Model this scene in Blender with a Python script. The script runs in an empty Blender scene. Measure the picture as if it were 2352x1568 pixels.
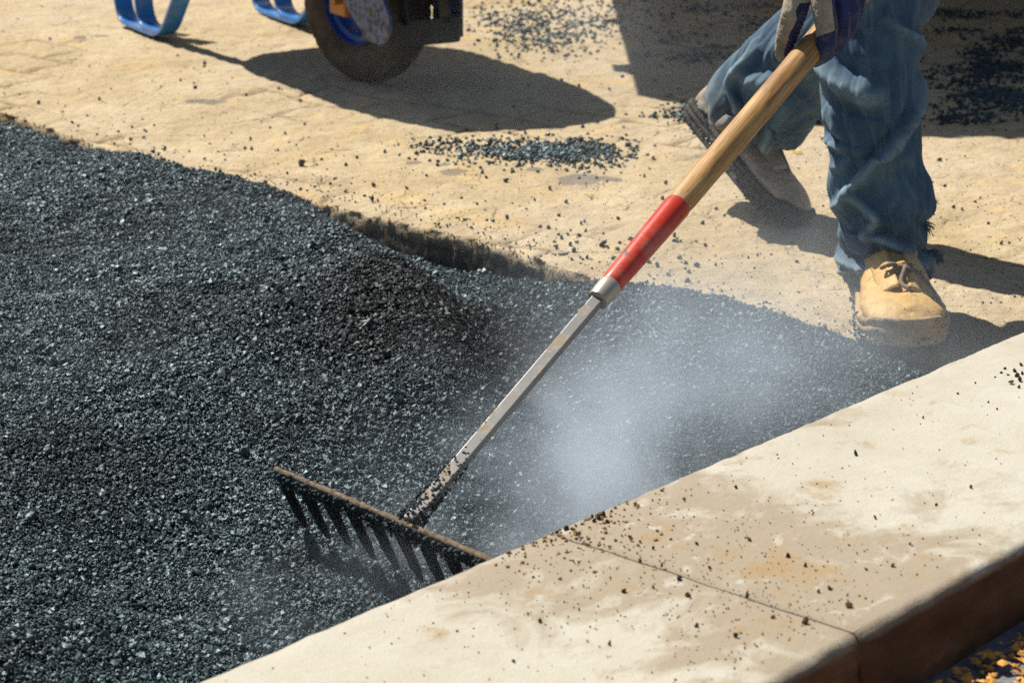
import bpy, bmesh, math, random
import numpy as np
from mathutils import Vector, Matrix, noise as mnoise
random.seed(7); rng = np.random.default_rng(11)
R = math.radians
S = bpy.context.scene
COL = S.collection

# ------------------------------------------------------------------ camera
F = 5300.0; CX, CY = 1176.0, 784.0; PITCH = math.atan(1634 / F); H = 0.956
SP, CP = math.sin(PITCH), math.cos(PITCH)
cam = bpy.data.cameras.new("camera"); camo = bpy.data.objects.new("camera", cam); COL.objects.link(camo)
camo.location = (0, 0, H); camo.rotation_euler = (math.pi / 2 - PITCH, 0, 0)
cam.sensor_width = 36; cam.lens = F / 2352 * 36; cam.clip_start = 0.05; cam.clip_end = 3000
cam.dof.use_dof = True; cam.dof.focus_distance = 2.85; cam.dof.aperture_fstop = 11.0
S.camera = camo
# ------------------------------------------------------------------ sky, sun, exposure
SUN_EL, SUN_AZ = R(55), R(-45)          # the sun stands behind and to the left; azimuth from +Y
w = bpy.data.worlds.new("World"); S.world = w; w.use_nodes = True
wn = w.node_tree.nodes; wl = w.node_tree.links
sky = wn.new("ShaderNodeTexSky"); sky.sky_type = 'NISHITA'; sky.sun_disc = False
sky.sun_elevation = SUN_EL; sky.sun_rotation = SUN_AZ
wl.new(sky.outputs[0], wn["Background"].inputs[0]); wn["Background"].inputs[1].default_value = 0.058
sl = bpy.data.lights.new("sun", 'SUN'); sl.energy = 5.0; sl.angle = R(0.5); sl.color = (1, 0.95, 0.86)
so = bpy.data.objects.new("sun", sl); COL.objects.link(so)
so.rotation_euler = (math.pi / 2 - SUN_EL, 0, R(180) - SUN_AZ + math.pi)
sd = Vector((math.sin(SUN_AZ) * math.cos(SUN_EL), math.cos(SUN_AZ) * math.cos(SUN_EL), math.sin(SUN_EL)))
so.rotation_euler = sd.to_track_quat('Z', 'Y').to_euler(); so.location = sd * 30
S.view_settings.view_transform = 'Standard'; S.view_settings.look = 'None'
S.view_settings.exposure = 0.48; S.view_settings.gamma = 1
S.cycles.use_denoising = False; S.cycles.use_adaptive_sampling = False
S.cycles.max_bounces = 6; S.cycles.volume_bounces = 3
S.cycles.volume_step_rate = 1.0; S.cycles.volume_max_steps = 96
S.cycles.sample_clamp_indirect = 3

# ------------------------------------------------------------------ geometry helpers
def ray(px, py):
    a = (px - CX) / F; b = (CY - py) / F
    return (a, CP + b * SP, -SP + b * CP)
def G(px, py, z=0.0):                    # a point of the survey grid at height z
    d = ray(px, py); t = (z - H) / d[2]; return Vector((d[0] * t, d[1] * t, z))
def AY(px, py, Y):                       # a point at distance Y
    d = ray(px, py); t = Y / d[1]; return Vector((d[0] * t, Y, H + d[2] * t))

def tag(o, label=None, cat=None, group=None, kind=None):
    if label: o['label'] = label
    if cat: o['category'] = cat
    if group: o['group'] = group
    if kind: o['kind'] = kind
    return o
def empty(name, loc=(0, 0, 0), rz=0):
    o = bpy.data.objects.new(name, None); COL.objects.link(o); o.location = loc; o.rotation_euler = (0, 0, rz)
    o.empty_display_size = .1
    return o
def mesh_obj(name, verts, faces, mat, parent=None, smooth=True, link=True):
    me = bpy.data.meshes.new(name); me.from_pydata([tuple(v) for v in verts], [], faces); me.update()
    if smooth: me.polygons.foreach_set("use_smooth", [True] * len(me.polygons))
    if mat: me.materials.append(mat)
    o = bpy.data.objects.new(name, me)
    if link: COL.objects.link(o)
    if parent: o.parent = parent
    return o
class MB:
    def __init__(s): s.v = []; s.f = []
    def add(s, v, f):
        n = len(s.v); s.v += [Vector(p) for p in v]; s.f += [tuple(i + n for i in q) for q in f]; return s
    def build(s, name, mat, parent=None, smooth=False, bevel=0, auto=False):
        o = mesh_obj(name, s.v, s.f, mat, parent, smooth)
        if bevel:
            m = o.modifiers.new("bevel", 'BEVEL'); m.width = bevel; m.segments = 2; m.limit_method = 'ANGLE'; m.angle_limit = R(35)
        if auto:
            o.data.polygons.foreach_set("use_smooth", [True] * len(o.data.polygons))
            bm = bmesh.new(); bm.from_mesh(o.data)
            for e in bm.edges:
                if len(e.link_faces) == 2 and e.calc_face_angle(0) > R(40): e.smooth = False
            bm.to_mesh(o.data); bm.free()
        return o
def box(a, b):
    x0, y0, z0 = a; x1, y1, z1 = b
    v = [(x0, y0, z0), (x1, y0, z0), (x1, y1, z0), (x0, y1, z0), (x0, y0, z1), (x1, y0, z1), (x1, y1, z1), (x0, y1, z1)]
    return v, [(0, 3, 2, 1), (4, 5, 6, 7), (0, 1, 5, 4), (1, 2, 6, 5), (2, 3, 7, 6), (3, 0, 4, 7)]
def circ(n=12, r=1.0): return [(r * math.cos(2 * math.pi * k / n), r * math.sin(2 * math.pi * k / n)) for k in range(n)]
def sweep(path, sec, up=(0, 0, 1), scale=None):
    """sections (x along the side vector, y along the up vector) carried along a path, capped"""
    P = [Vector(p) for p in path]; up = Vector(up); n = len(sec); v = []; f = []
    for i, p in enumerate(P):
        t = (P[min(i + 1, len(P) - 1)] - P[max(i - 1, 0)]).normalized()
        side = t.cross(up)
        if side.length < 1e-4: side = t.cross(Vector((1, 0, 0)))
        side.normalize(); u2 = side.cross(t).normalized()
        k = scale[i] if scale else 1.0
        for x, y in sec: v.append(p + side * x * k + u2 * y * k)
    for i in range(len(P) - 1):
        for j in range(n):
            f.append((i * n + j, i * n + (j + 1) % n, (i + 1) * n + (j + 1) % n, (i + 1) * n + j))
    f.append(tuple(range(n))[::-1]); f.append(tuple(range((len(P) - 1) * n, len(P) * n)))
    return v, f
def spline(pts, n):
    """Catmull-Rom through pts (any dimension), n samples"""
    P = np.array(pts, float); m = len(P) - 1; out = []
    for k in range(n):
        t = k / (n - 1) * m; i = min(int(t), m - 1); u = t - i
        p1, p2 = P[i], P[i + 1]; p0 = P[i - 1] if i > 0 else 2 * p1 - p2; p3 = P[i + 2] if i + 2 <= m else 2 * p2 - p1
        out.append(.5 * ((2 * p1) + (-p0 + p2) * u + (2 * p0 - 5 * p1 + 4 * p2 - p3) * u * u + (-p0 + 3 * p1 - 3 * p2 + p3) * u ** 3))
    return np.array(out)
def rnd_path(pts, r, k=5):
    """polyline with rounded corners"""
    P = [Vector(p) for p in pts]; out = [P[0]]
    for i in range(1, len(P) - 1):
        a = (P[i - 1] - P[i]); b = (P[i + 1] - P[i]); q = min(r, a.length * .45, b.length * .45)
        A = P[i] + a.normalized() * q; B = P[i] + b.normalized() * q
        for j in range(k + 1):
            t = j / k; out.append((1 - t) ** 2 * A + 2 * t * (1 - t) * P[i] + t * t * B)
    out.append(P[-1]); return out
def lathe(prof, n, axis_o, ax, u, v, mod=None):
    """prof: (radius, along axis) closed loop"""
    V = []; Fc = []; m = len(prof); ax, u, v, axis_o = Vector(ax), Vector(u), Vector(v), Vector(axis_o)
    for k in range(n):
        a = 2 * math.pi * k / n
        for j, (r, t) in enumerate(prof):
            if mod: r = r + mod(k, j)
            V.append(axis_o + ax * t + (u * math.cos(a) + v * math.sin(a)) * r)
    for k in range(n):
        for j in range(m):
            Fc.append((k * m + j, k * m + (j + 1) % m, ((k + 1) % n) * m + (j + 1) % m, ((k + 1) % n) * m + j))
    return V, Fc
def cyl(a, b, r, n=14): return sweep([a, b], circ(n, r), up=(0.123, 0.31, 0.94))
def blob_chain(chains, voxel, smooth=4):
    """chains of (point, radius) grown together into one continuous skin; returns verts, faces"""
    bm = bmesh.new()
    for ch in chains:
        pts = []
        for (p, r), (q, r2) in zip(ch[:-1], ch[1:]):
            p, q = Vector(p), Vector(q); n = max(2, int((q - p).length / (min(r, r2) * .35)))
            pts += [(p.lerp(q, k / n), r + (r2 - r) * k / n) for k in range(n)]
        pts.append((Vector(ch[-1][0]), ch[-1][1]))
        for p, r in pts:
            bmesh.ops.create_icosphere(bm, subdivisions=2, radius=r, matrix=Matrix.Translation(p))
    me = bpy.data.meshes.new("tmp"); bm.to_mesh(me); bm.free()
    o = bpy.data.objects.new("tmp", me); COL.objects.link(o)
    m = o.modifiers.new("r", 'REMESH'); m.mode = 'VOXEL'; m.voxel_size = voxel
    m = o.modifiers.new("s", 'SMOOTH'); m.iterations = smooth; m.factor = .5
    dg = bpy.context.evaluated_depsgraph_get(); ev = o.evaluated_get(dg); e = ev.to_mesh()
    v = [x.co.copy() for x in e.vertices]; f = [tuple(p.vertices) for p in e.polygons]
    ev.to_mesh_clear(); bpy.data.objects.remove(o); bpy.data.meshes.remove(me)
    return v, f
def set_attr(me, name, vals):
    a = me.attributes.get(name) or me.attributes.new(name, 'FLOAT', 'POINT'); a.data.foreach_set("value", np.asarray(vals, np.float32))
def vnoise(x, y, seed=0):
    xi = np.floor(x).astype(np.int64); yi = np.floor(y).astype(np.int64); fx = x - xi; fy = y - yi
    def h(a, b):
        n = (a * 374761393 + b * 668265263 + seed * 974711) & 0x7fffffff
        n = ((n ^ (n >> 13)) * 1274126177) & 0x7fffffff
        return ((n ^ (n >> 16)) & 0xffff) / 65535.0 * 2 - 1
    u = fx * fx * (3 - 2 * fx); v = fy * fy * (3 - 2 * fy)
    return (h(xi, yi) * (1 - u) + h(xi + 1, yi) * u) * (1 - v) + (h(xi, yi + 1) * (1 - u) + h(xi + 1, yi + 1) * u) * v
def fbm(x, y, f, o=4, seed=0):
    s = 0; a = 1; t = 0
    for k in range(o):
        s = s + a * vnoise(x * f + 17.3 * k, y * f - 9.1 * k, seed + k); t += a; a *= .5; f *= 2.03
    return s / t
def n3(p, f, o=3): return mnoise.fractal(Vector(p) * f, 1.0, 2.0, o)

# ------------------------------------------------------------------ shader helpers
class NT:
    def __init__(s, name):
        s.m = bpy.data.materials.new(name); s.m.use_nodes = True; s.t = s.m.node_tree; s.n = s.t.nodes; s.l = s.t.links
        s.b = s.n.get("Principled BSDF"); s.out = s.n.get("Material Output")
    def put(s, k, val):
        i = s.b.inputs[k]
        if hasattr(val, 'is_linked') or hasattr(val, 'node'): s.l.new(val, i)
        else: i.default_value = (*val, 1) if isinstance(val, tuple) and len(val) == 3 else val
        return s
    def co(s, kind='Object', scale=None, rot=None):
        t = s.n.new("ShaderNodeTexCoord").outputs[kind]
        if scale or rot:
            m = s.n.new("ShaderNodeMapping"); s.l.new(t, m.inputs[0])
            if scale: m.inputs['Scale'].default_value = scale
            if rot: m.inputs['Rotation'].default_value = rot
            t = m.outputs[0]
        return t
    def _set(s, i, v):
        if hasattr(v, 'node'): s.l.new(v, i)
        else: i.default_value = v
    def noise(s, vec, scale, detail=4, rough=.55, dist=0, col=False):
        n = s.n.new("ShaderNodeTexNoise"); s.l.new(vec, n.inputs['Vector']); n.inputs['Scale'].default_value = scale
        n.inputs['Detail'].default_value = detail; n.inputs['Roughness'].default_value = rough; n.inputs['Distortion'].default_value = dist
        return n.outputs['Color' if col else 'Fac']
    def vor(s, vec, scale, feat='F1', out='Distance', rnd=1):
        n = s.n.new("ShaderNodeTexVoronoi"); n.feature = feat; s.l.new(vec, n.inputs['Vector']); n.inputs['Scale'].default_value = scale
        n.inputs['Randomness'].default_value = rnd
        return n.outputs[out]
    def ramp(s, fac, *stops):
        n = s.n.new("ShaderNodeValToRGB"); s.l.new(fac, n.inputs[0]); e = n.color_ramp.elements
        while len(e) < len(stops): e.new(.5)
        for i, (p, c) in enumerate(stops):
            e[i].position = p; e[i].color = (c, c, c, 1) if isinstance(c, (int, float)) else (*c, 1)
        return n.outputs[0]
    def math(s, op, a, b=0.0, c=0.0, clamp=False):
        n = s.n.new("ShaderNodeMath"); n.operation = op; n.use_clamp = clamp
        s._set(n.inputs[0], a); s._set(n.inputs[1], b)
        if op in ('MULTIPLY_ADD', 'SMOOTH_MIN'): s._set(n.inputs[2], c)
        return n.outputs[0]
    def vmath(s, op, a, b=(0, 0, 0)):
        n = s.n.new("ShaderNodeVectorMath"); n.operation = op; s._set(n.inputs[0], a); s._set(n.inputs[1], b)
        return n.outputs['Value' if op in ('LENGTH', 'DOT_PRODUCT', 'DISTANCE') else 'Vector']
    def mix(s, fac, a, b, mode='MIX'):
        n = s.n.new("ShaderNodeMix"); n.data_type = 'RGBA'; n.blend_type = mode
        s._set(n.inputs[0], fac)
        for i, v in ((6, a), (7, b)):
            if hasattr(v, 'node'): s.l.new(v, n.inputs[i])
            else: n.inputs[i].default_value = (*v, 1)
        return n.outputs[2]
    def bump(s, hgt, strength=.5, dist=.01, prev=None):
        n = s.n.new("ShaderNodeBump"); s.l.new(hgt, n.inputs['Height']); n.inputs['Strength'].default_value = strength
        n.inputs['Distance'].default_value = dist
        if prev: s.l.new(prev, n.inputs['Normal'])
        s.l.new(n.outputs[0], s.b.inputs['Normal']); return n.outputs[0]
    def attr(s, name, out='Fac'):
        n = s.n.new("ShaderNodeAttribute"); n.attribute_name = name; return n.outputs[out]
    def sep(s, v):
        n = s.n.new("ShaderNodeSeparateXYZ"); s.l.new(v, n.inputs[0]); return n.outputs
def smoothmask(m, vec, c, rad, inner=.6):
    """1 inside an ellipsoid at c with radii rad, fading to 0 at its edge"""
    d = m.vmath('LENGTH', m.vmath('DIVIDE', m.vmath('SUBTRACT', vec, c), rad))
    n = m.n.new("ShaderNodeMapRange"); n.interpolation_type = 'SMOOTHSTEP'; m.l.new(d, n.inputs[0])
    n.inputs[1].default_value = inner; n.inputs[2].default_value = 1.0; n.inputs[3].default_value = 1; n.inputs[4].default_value = 0
    return n.outputs[0]

def mat_sand():
    m = NT("dusty_pavement"); c = m.co()
    base = m.ramp(m.noise(c, 3.5, 6, .62, .6), (.3, (.39, .295, .165)), (.5, (.48, .375, .225)), (.7, (.55, .445, .29)))
    base = m.mix(m.ramp(m.noise(c, 14, 5, .6), (.46, 0), (.68, .55)), base, (.37, .28, .17))
    base = m.mix(m.ramp(m.noise(c, 1.3, 3), (.45, 0), (.65, .5)), base, (.52, .435, .33))
    base = m.mix(m.ramp(m.noise(c, 5.5, 3, .5, 1.5), (.57, 0), (.72, .5)), base, (.62, .42, .16))
    wob = m.mix(.07, c, m.noise(c, 9, 3, col=True))
    cr = m.vor(wob, 7.5, 'DISTANCE_TO_EDGE'); crk = m.ramp(cr, (.0, 1), (.035, 0))
    crk = m.math('MULTIPLY', crk, m.ramp(m.noise(c, 7, 3), (.50, 0), (.64, 1)))
    base = m.mix(m.math('MULTIPLY', crk, .32), base, (.22, .15, .08))
    grit = m.ramp(m.noise(c, 260, 2, .5), (.68, 0), (.74, 1))
    base = m.mix(m.math('MULTIPLY', grit, m.ramp(m.noise(c, 20, 3), (.4, .1), (.65, .9))), base, (.09, .075, .06))
    g2 = m.ramp(m.vor(c, 90), (.0, 1), (.16, 0))
    base = m.mix(m.math('MULTIPLY', g2, m.ramp(m.noise(c, 11, 2), (.55, 0), (.62, .8))), base, (.13, .09, .055))
    sp = m.ramp(m.noise(m.co('Object', (1, .6, 1)), 130, 3, .6), (.60, 0), (.66, 1)); base = m.mix(m.math('MULTIPLY', sp, m.ramp(m.noise(c, 8, 4, .6), (.42, .12), (.66, .75))), base, (.22, .155, .09))
    lt = m.ramp(m.noise(c, 75, 4, .65), (.56, 0), (.68, .5)); base = m.mix(lt, base, (.64, .53, .37))
    m.jn = m.ramp(m.attr('joint'), (.25, 0), (.8, 1)); base = m.mix(m.math('MULTIPLY', m.jn, m.ramp(m.noise(c, 30, 4), (.35, .25), (.6, .8))), base, (.21, .15, .085))
    hair = m.ramp(m.vor(m.mix(.12, c, m.noise(c, 14, 4, col=True)), 13, 'DISTANCE_TO_EDGE'), (.0, 1), (.012, 0)); base = m.mix(m.math('MULTIPLY', hair, m.ramp(m.noise(c, 5, 3), (.52, 0), (.6, .6))), base, (.17, .12, .07))
    for px, py, rx, ry in ((1340, 447, .042, .048), (1400, 446, .035, .018), (1050, 430, .026, .024), (1235, 423, .017, .02), (960, 405, .02, .018),
                           (1030, 413, .012, .012), (235, 103, .03, .02), (190, 110, .02, .025), (480, 262, .05, .03)):
        p = G(px, py); wv = m.mix(.03, c, m.noise(c, 40, 2, col=True))
        k = smoothmask(m, wv, (p.x + .008, p.y + .015, p.z + .015), (rx, ry, .3), .75)
        base = m.mix(m.math('MULTIPLY', k, .85), base, (.20, .17, .135))
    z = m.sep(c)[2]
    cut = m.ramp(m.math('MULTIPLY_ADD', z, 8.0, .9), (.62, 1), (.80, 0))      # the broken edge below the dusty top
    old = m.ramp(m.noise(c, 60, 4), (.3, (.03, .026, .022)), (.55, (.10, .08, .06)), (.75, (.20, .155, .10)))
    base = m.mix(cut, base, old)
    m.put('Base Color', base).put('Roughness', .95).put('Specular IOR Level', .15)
    h = m.math('ADD', m.math('MULTIPLY', m.noise(c, 70, 6, .65), 1.0), m.math('MULTIPLY', crk, -.7))
    b = m.bump(h, .75, .008); m.bump(m.noise(c, 300, 3, .65), .6, .003, b)
    return m.m
def mat_asphalt(name, scale=1.0, rough=.30, bump=.5, bd=.002):
    m = NT(name); c = m.co(); pos = m.n.new("ShaderNodeNewGeometry").outputs['Position']
    m.put('Roughness', m.ramp(m.noise(c, 160 * scale, 3), (.3, rough - .10), (.7, rough + .22)))
    # random duller lumps, plus the heap's shade put into colour and gloss
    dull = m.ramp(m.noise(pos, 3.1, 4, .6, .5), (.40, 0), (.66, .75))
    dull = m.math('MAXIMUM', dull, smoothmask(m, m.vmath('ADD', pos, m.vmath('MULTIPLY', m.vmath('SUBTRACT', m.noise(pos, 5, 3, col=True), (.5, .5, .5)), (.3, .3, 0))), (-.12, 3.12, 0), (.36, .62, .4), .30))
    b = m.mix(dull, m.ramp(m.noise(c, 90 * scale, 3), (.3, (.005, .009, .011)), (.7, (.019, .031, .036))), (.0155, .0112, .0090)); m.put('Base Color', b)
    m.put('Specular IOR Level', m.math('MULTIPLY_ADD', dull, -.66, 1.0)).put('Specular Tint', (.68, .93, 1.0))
    m.bump(m.noise(c, 420 * scale, 3, .6), bump, bd)
    return m.m
K_OUT_M = -1.016
def mat_kerb():
    m = NT("kerb_concrete"); c = m.co('Object')
    x, y, z = m.sep(c)
    base = m.ramp(m.noise(c, 5, 5, .6), (.3, (.42, .385, .31)), (.55, (.475, .445, .365)), (.75, (.515, .49, .42)))
    base = m.mix(m.ramp(m.noise(c, 34, 5, .65), (.42, 0), (.75, .35)), base, (.40, .345, .25))
    st = m.co('Object', (1.3, 1.9, 1), (0, 0, R(25)))
    pat = m.noise(st, 7, 7, .62, .5)
    near = m.math('SUBTRACT', 1.0, m.math('MULTIPLY', m.math('ABSOLUTE', m.math('ADD', x, -.05)), 3.3), clamp=True)     # mud spread out from the joint at x = 0
    lvl = m.math('ADD', pat, m.math('MULTIPLY', near, .36))
    base = m.mix(m.ramp(lvl, (.57, 0), (.71, .85)), base, (.30, .24, .165))
    base = m.mix(m.ramp(m.math('ADD', m.noise(c, 15, 4, .6), m.math('MULTIPLY', near, .10)), (.64, 0), (.74, .7)), base, (.33, .215, .095))
    base = m.mix(m.ramp(m.noise(c, 10, 5, .6, .6), (.64, 0), (.72, .45)), base, (.37, .31, .21))
    pale = m.math('MULTIPLY', m.ramp(m.noise(m.co('Object', (1, 1.4, 1)), 21, 6, .65, .3), (.58, 0), (.66, .6)), m.math('MULTIPLY_ADD', near, .8, .2))
    base = m.mix(pale, base, (.56, .55, .49))
    grit = m.ramp(m.noise(c, 300, 2), (.70, 0), (.75, .7)); base = m.mix(m.math('MULTIPLY', grit, m.math('MULTIPLY_ADD', near, .8, .15)), base, (.12, .08, .05))
    pore = m.ramp(m.vor(c, 140), (.0, 1), (.10, 0)); base = m.mix(m.math('MULTIPLY', pore, m.ramp(m.noise(c, 25, 3), (.5, 0), (.62, .7))), base, (.20, .16, .11))
    fine = m.noise(c, 520, 3, .7); base = m.mix(m.ramp(fine, (.35, .35), (.5, 0)), base, (.30, .25, .18))
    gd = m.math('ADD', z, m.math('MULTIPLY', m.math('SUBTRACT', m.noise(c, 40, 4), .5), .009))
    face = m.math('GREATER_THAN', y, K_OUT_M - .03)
    side = m.math('MULTIPLY', m.ramp(gd, (.098, 1), (.107, 0)), face)      # street side in muddy brown, its shade put into the colour
    mud_shade = m.ramp(m.noise(m.co('Object', (1, 1, 2.5)), 7, 5, .6), (.3, (.055, .026, .012)), (.55, (.13, .065, .032)), (.75, (.24, .135, .075)))
    base = m.mix(side, base, mud_shade)
    m.put('Base Color', base).put('Roughness', .9).put('Specular IOR Level', .2)
    b = m.bump(m.noise(c, 45, 6, .75), .4, .004); m.bump(fine, .5, .0016, b)
    return m.m
def mat_simple(name, col, rough=.6, metal=0, var=.25, nscale=30, bump=.2, bscale=120, spec=.5, bdist=.002):
    m = NT(name); c = m.co()
    f = m.noise(c, nscale, 5, .6)
    m.put('Base Color', m.ramp(f, (.3, tuple(k * (1 - var) for k in col)), (.7, tuple(min(1, k * (1 + var)) for k in col))))
    m.put('Roughness', rough).put('Metallic', metal).put('Specular IOR Level', spec)
    if bump: m.bump(m.noise(c, bscale, 4, .6), bump, bdist)
    return m.m
def mat_worn(name, paint, under, wear_and_light=.6, rough=.35, scale=40, metal=0, dust=(.30, .24, .16), dustamt=.5):
    m = NT(name); c = m.co()
    k = m.ramp(m.noise(c, scale, 6, .7), (wear_and_light, 0), (wear_and_light + .03, 1))
    b = m.mix(m.noise(c, 12, 3), paint, tuple(q * .75 for q in paint))
    b = m.mix(k, b, under)
    d = m.ramp(m.noise(c, 22, 5, .65), (.5, 0), (.75, dustamt)); b = m.mix(d, b, dust)
    m.put('Base Color', b).put('Roughness', m.math('MULTIPLY_ADD', k, .4, rough, clamp=True)).put('Metallic', metal)
    m.bump(m.noise(c, scale * 3, 4), .15, .001)
    return m.m
def mat_denim():
    m = NT("faded_denim"); c = m.co()
    f = m.noise(c, 9, 5, .6)
    b = m.ramp(f, (.3, (.032, .070, .128)), (.5, (.050, .102, .166)), (.72, (.14, .215, .265)))
    b = m.mix(m.ramp(m.noise(c, 24, 5, .65), (.52, 0), (.72, .6)), b, (.022, .048, .085))
    wv = m.n.new("ShaderNodeTexWave"); m.l.new(m.co('Object', None, (0, R(35), 0)), wv.inputs[0]); wv.inputs['Scale'].default_value = 330; wv.inputs['Distortion'].default_value = 1.5
    wv.inputs['Detail'].default_value = 2; wv.bands_direction = 'X'
    tw = m.ramp(wv.outputs['Fac'], (.35, 0), (.65, 1))
    b = m.mix(m.math('MULTIPLY', tw, .22), b, (.20, .28, .32))
    b = m.mix(m.math('MULTIPLY', m.attr('wear_and_light'), m.ramp(m.noise(c, 70, 4), (.3, .35), (.65, .95))), b, (.27, .37, .40))  # pale fold ridges: some wear, and sunlit patches put into the colour
    d = m.attr("dirt")
    b = m.mix(m.math('MULTIPLY', d, m.ramp(m.noise(c, 40, 4), (.35, .5), (.6, 1))), b, (.34, .26, .15))
    th = m.attr("seam"); b = m.mix(m.math('MULTIPLY', th, .55), b, (.035, .055, .08))
    hm = m.attr("hem"); b = m.mix(m.math('MULTIPLY', hm, m.ramp(m.noise(c, 55, 3), (.4, .2), (.6, .8))), b, (.055, .085, .12))
    m.put('Base Color', b).put('Roughness', .93).put('Specular IOR Level', .12)
    m.put('Sheen Weight', .12)
    n1 = m.bump(m.noise(c, 48, 6, .65), .30, .004); m.bump(wv.outputs['Fac'], .35, .0012, n1)
    return m.m
def mat_leather(name, a, b_, dirt, amt):
    m = NT(name); c = m.co()
    b = m.ramp(m.noise(c, 14, 5, .6), (.3, a), (.7, b_))
    b = m.mix(m.ramp(m.noise(c, 28, 6, .7), (.5, 0), (.72, amt)), b, dirt)
    b = m.mix(m.ramp(m.noise(c, 190, 2, .5), (.68, 0), (.72, .9)), b, (.03, .022, .016))
    b = m.mix(m.math('MULTIPLY', m.attr('line'), .8), b, (.07, .045, .02))
    m.put('Base Color', b).put('Roughness', .58).put('Specular IOR Level', .35)
    n1 = m.bump(m.noise(c, 38, 5, .65, 1.2), .5, .005); m.bump(m.noise(c, 420, 3), .18, .001, n1)
    return m.m
def mat_wood():
    m = NT("ash_wood"); c = m.co('Object', (1, 1, .06)); c2 = m.co('Object', (1, 1, .22))
    g = m.noise(c, 170, 6, .65, .6)
    b = m.ramp(g, (.28, (.17, .080, .025)), (.45, (.38, .205, .070)), (.6, (.53, .31, .115)), (.8, (.60, .41, .20)))
    b = m.mix(m.ramp(m.noise(c2, 30, 5, .65), (.46, 0), (.66, .8)), b, (.22, .105, .034))
    b = m.mix(m.ramp(m.noise(c, 420, 3, .5), (.66, 0), (.70, .8)), b, (.06, .03, .012))
    m.put('Base Color', b).put('Roughness', .5).put('Specular IOR Level', .35)
    m.bump(g, .35, .002)
    return m.m
def mat_glove():
    m = NT("work_glove"); c = m.co(); k = m.attr("coat")
    kn = m.ramp(m.noise(c, 55, 4), (.3, (.30, .24, .16)), (.7, (.50, .43, .32)))
    bl = m.ramp(m.noise(c, 60, 4), (.3, (.008, .015, .065)), (.7, (.022, .042, .16)))
    edge = m.math('ADD', k, m.math('MULTIPLY', m.math('SUBTRACT', m.noise(c, 130, 3), .5), .5))
    f = m.ramp(edge, (.45, 0), (.55, 1))
    b = m.mix(f, kn, bl); b = m.mix(m.ramp(m.noise(c, 80, 4), (.55, 0), (.75, .6)), b, (.16, .11, .07))
    m.put('Base Color', b).put('Roughness', m.ramp(f, (0, .95), (1, .42)))
    wv = m.n.new("ShaderNodeTexWave"); m.l.new(c, wv.inputs[0]); wv.inputs['Scale'].default_value = 300; wv.inputs['Distortion'].default_value = 4; wv.bands_direction = 'Z'
    n1 = m.bump(m.noise(c, 90, 4), .5, .004); m.bump(wv.outputs['Fac'], .5, .0015, n1)
    return m.m

SAND = mat_sand(); KERB = mat_kerb()
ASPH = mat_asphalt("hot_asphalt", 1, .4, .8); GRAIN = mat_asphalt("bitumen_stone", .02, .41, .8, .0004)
BLUE = mat_worn("blue_paint", (.02, .19, .56), (.30, .24, .16), .66, .30)
BLUEW = mat_worn("worn_blue_paint", (.010, .075, .235), (.05, .055, .06), .50, .35, 60, 0, (.16, .10, .05), .55)
BLACKM = mat_worn("black_steel", (.008, .010, .012), (.035, .028, .022), .64, .5, 40, 0, (.03, .026, .022), .3)
RIM = mat_worn("rim_blue_paint", (.012, .055, .30), (.10, .10, .12), .7, .4)
TYRE = mat_simple("dusty_rubber", (.082, .062, .045), .92, 0, .4, 25, .5, 90, .2, .004)
ORANGE = mat_worn("orange_paint", (.55, .20, .02), (.2, .1, .05), .65, .5)
BOLT = mat_simple("bolt_zinc", (.38, .40, .42), .55, .6, .2, 60, .2)
STEEL = mat_worn("worn_steel", (.27, .26, .245), (.27, .225, .165), .55, .42, 22, .55, (.42, .36, .27), .6)
RED = mat_worn("red_paint", (.62, .045, .018), (.10, .05, .04), .585, .30, 55, 0, (.50, .20, .15), .8)
COLLAR = mat_worn("collar_steel", (.50, .45, .36), (.30, .24, .17), .58, .38, 50, .45, (.45, .38, .26), .6)
TAR = mat_asphalt("tarred_iron", 2.0, .6)
TINE = mat_simple("black_tine", (.008, .008, .009), .75, 0, .4, 120, .4, 300, .25)
RUST = mat_simple("dusty_iron", (.14, .10, .062), .85, 0, .7, 160, .8, 260, .3)
WOOD = mat_wood(); DENIM = mat_denim(); GLOVE = mat_glove()
LEATH = mat_leather("tan_leather", (.49, .29, .085), (.64, .43, .165), (.27, .165, .07), .75)
LEATHD = mat_leather("dusty_leather", (.34, .25, .17), (.46, .36, .27), (.16, .12, .09), .6)
SOLE = mat_leather("tan_rubber_sole", (.38, .26, .115), (.52, .37, .18), (.09, .065, .045), .9)
SOLED = mat_simple("tarry_sole", (.05, .045, .042), .8, 0, .5, 60, .8, 150, .4, .004)
LACE = mat_simple("boot_lace", (.20, .15, .10), .9, 0, .3, 200, .5, 500)
THREAD = mat_simple("denim_thread", (.14, .17, .19), .95, 0, .4, 300, 0)
SKIN = mat_simple("skin", (.52, .33, .24), .55, 0, .1, 40, .1)
SHIRT = mat_simple("grey_work_shirt", (.22, .24, .26), .9, 0, .2, 30, .3, 60)
HAIR = mat_simple("dark_hair", (.03, .022, .016), .7, 0, .3, 200, .5, 300)
TRUCKP = mat_worn("truck_paint", (.45, .44, .40), (.2, .12, .07), .64, .5, 8)
GLASS = mat_simple("truck_glass", (.03, .04, .05), .08, 0, .1, 10, 0)
ROADM = mat_simple("road_grey", (.16, .155, .16), .92, 0, .3, 40, .6, 150, .3, .004)
LEAFY = mat_simple("yellow_leaf", (.62, .46, .04), .7, 0, .3, 90, .2)
LEAFO = mat_simple("fallen_bits", (.55, .26, .04), .8, 0, .75, 60, .3)
SOIL = mat_simple("soil_clod", (.15, .095, .052), .95, 0, .5, 60, .8, 200, .2, .004)
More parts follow.
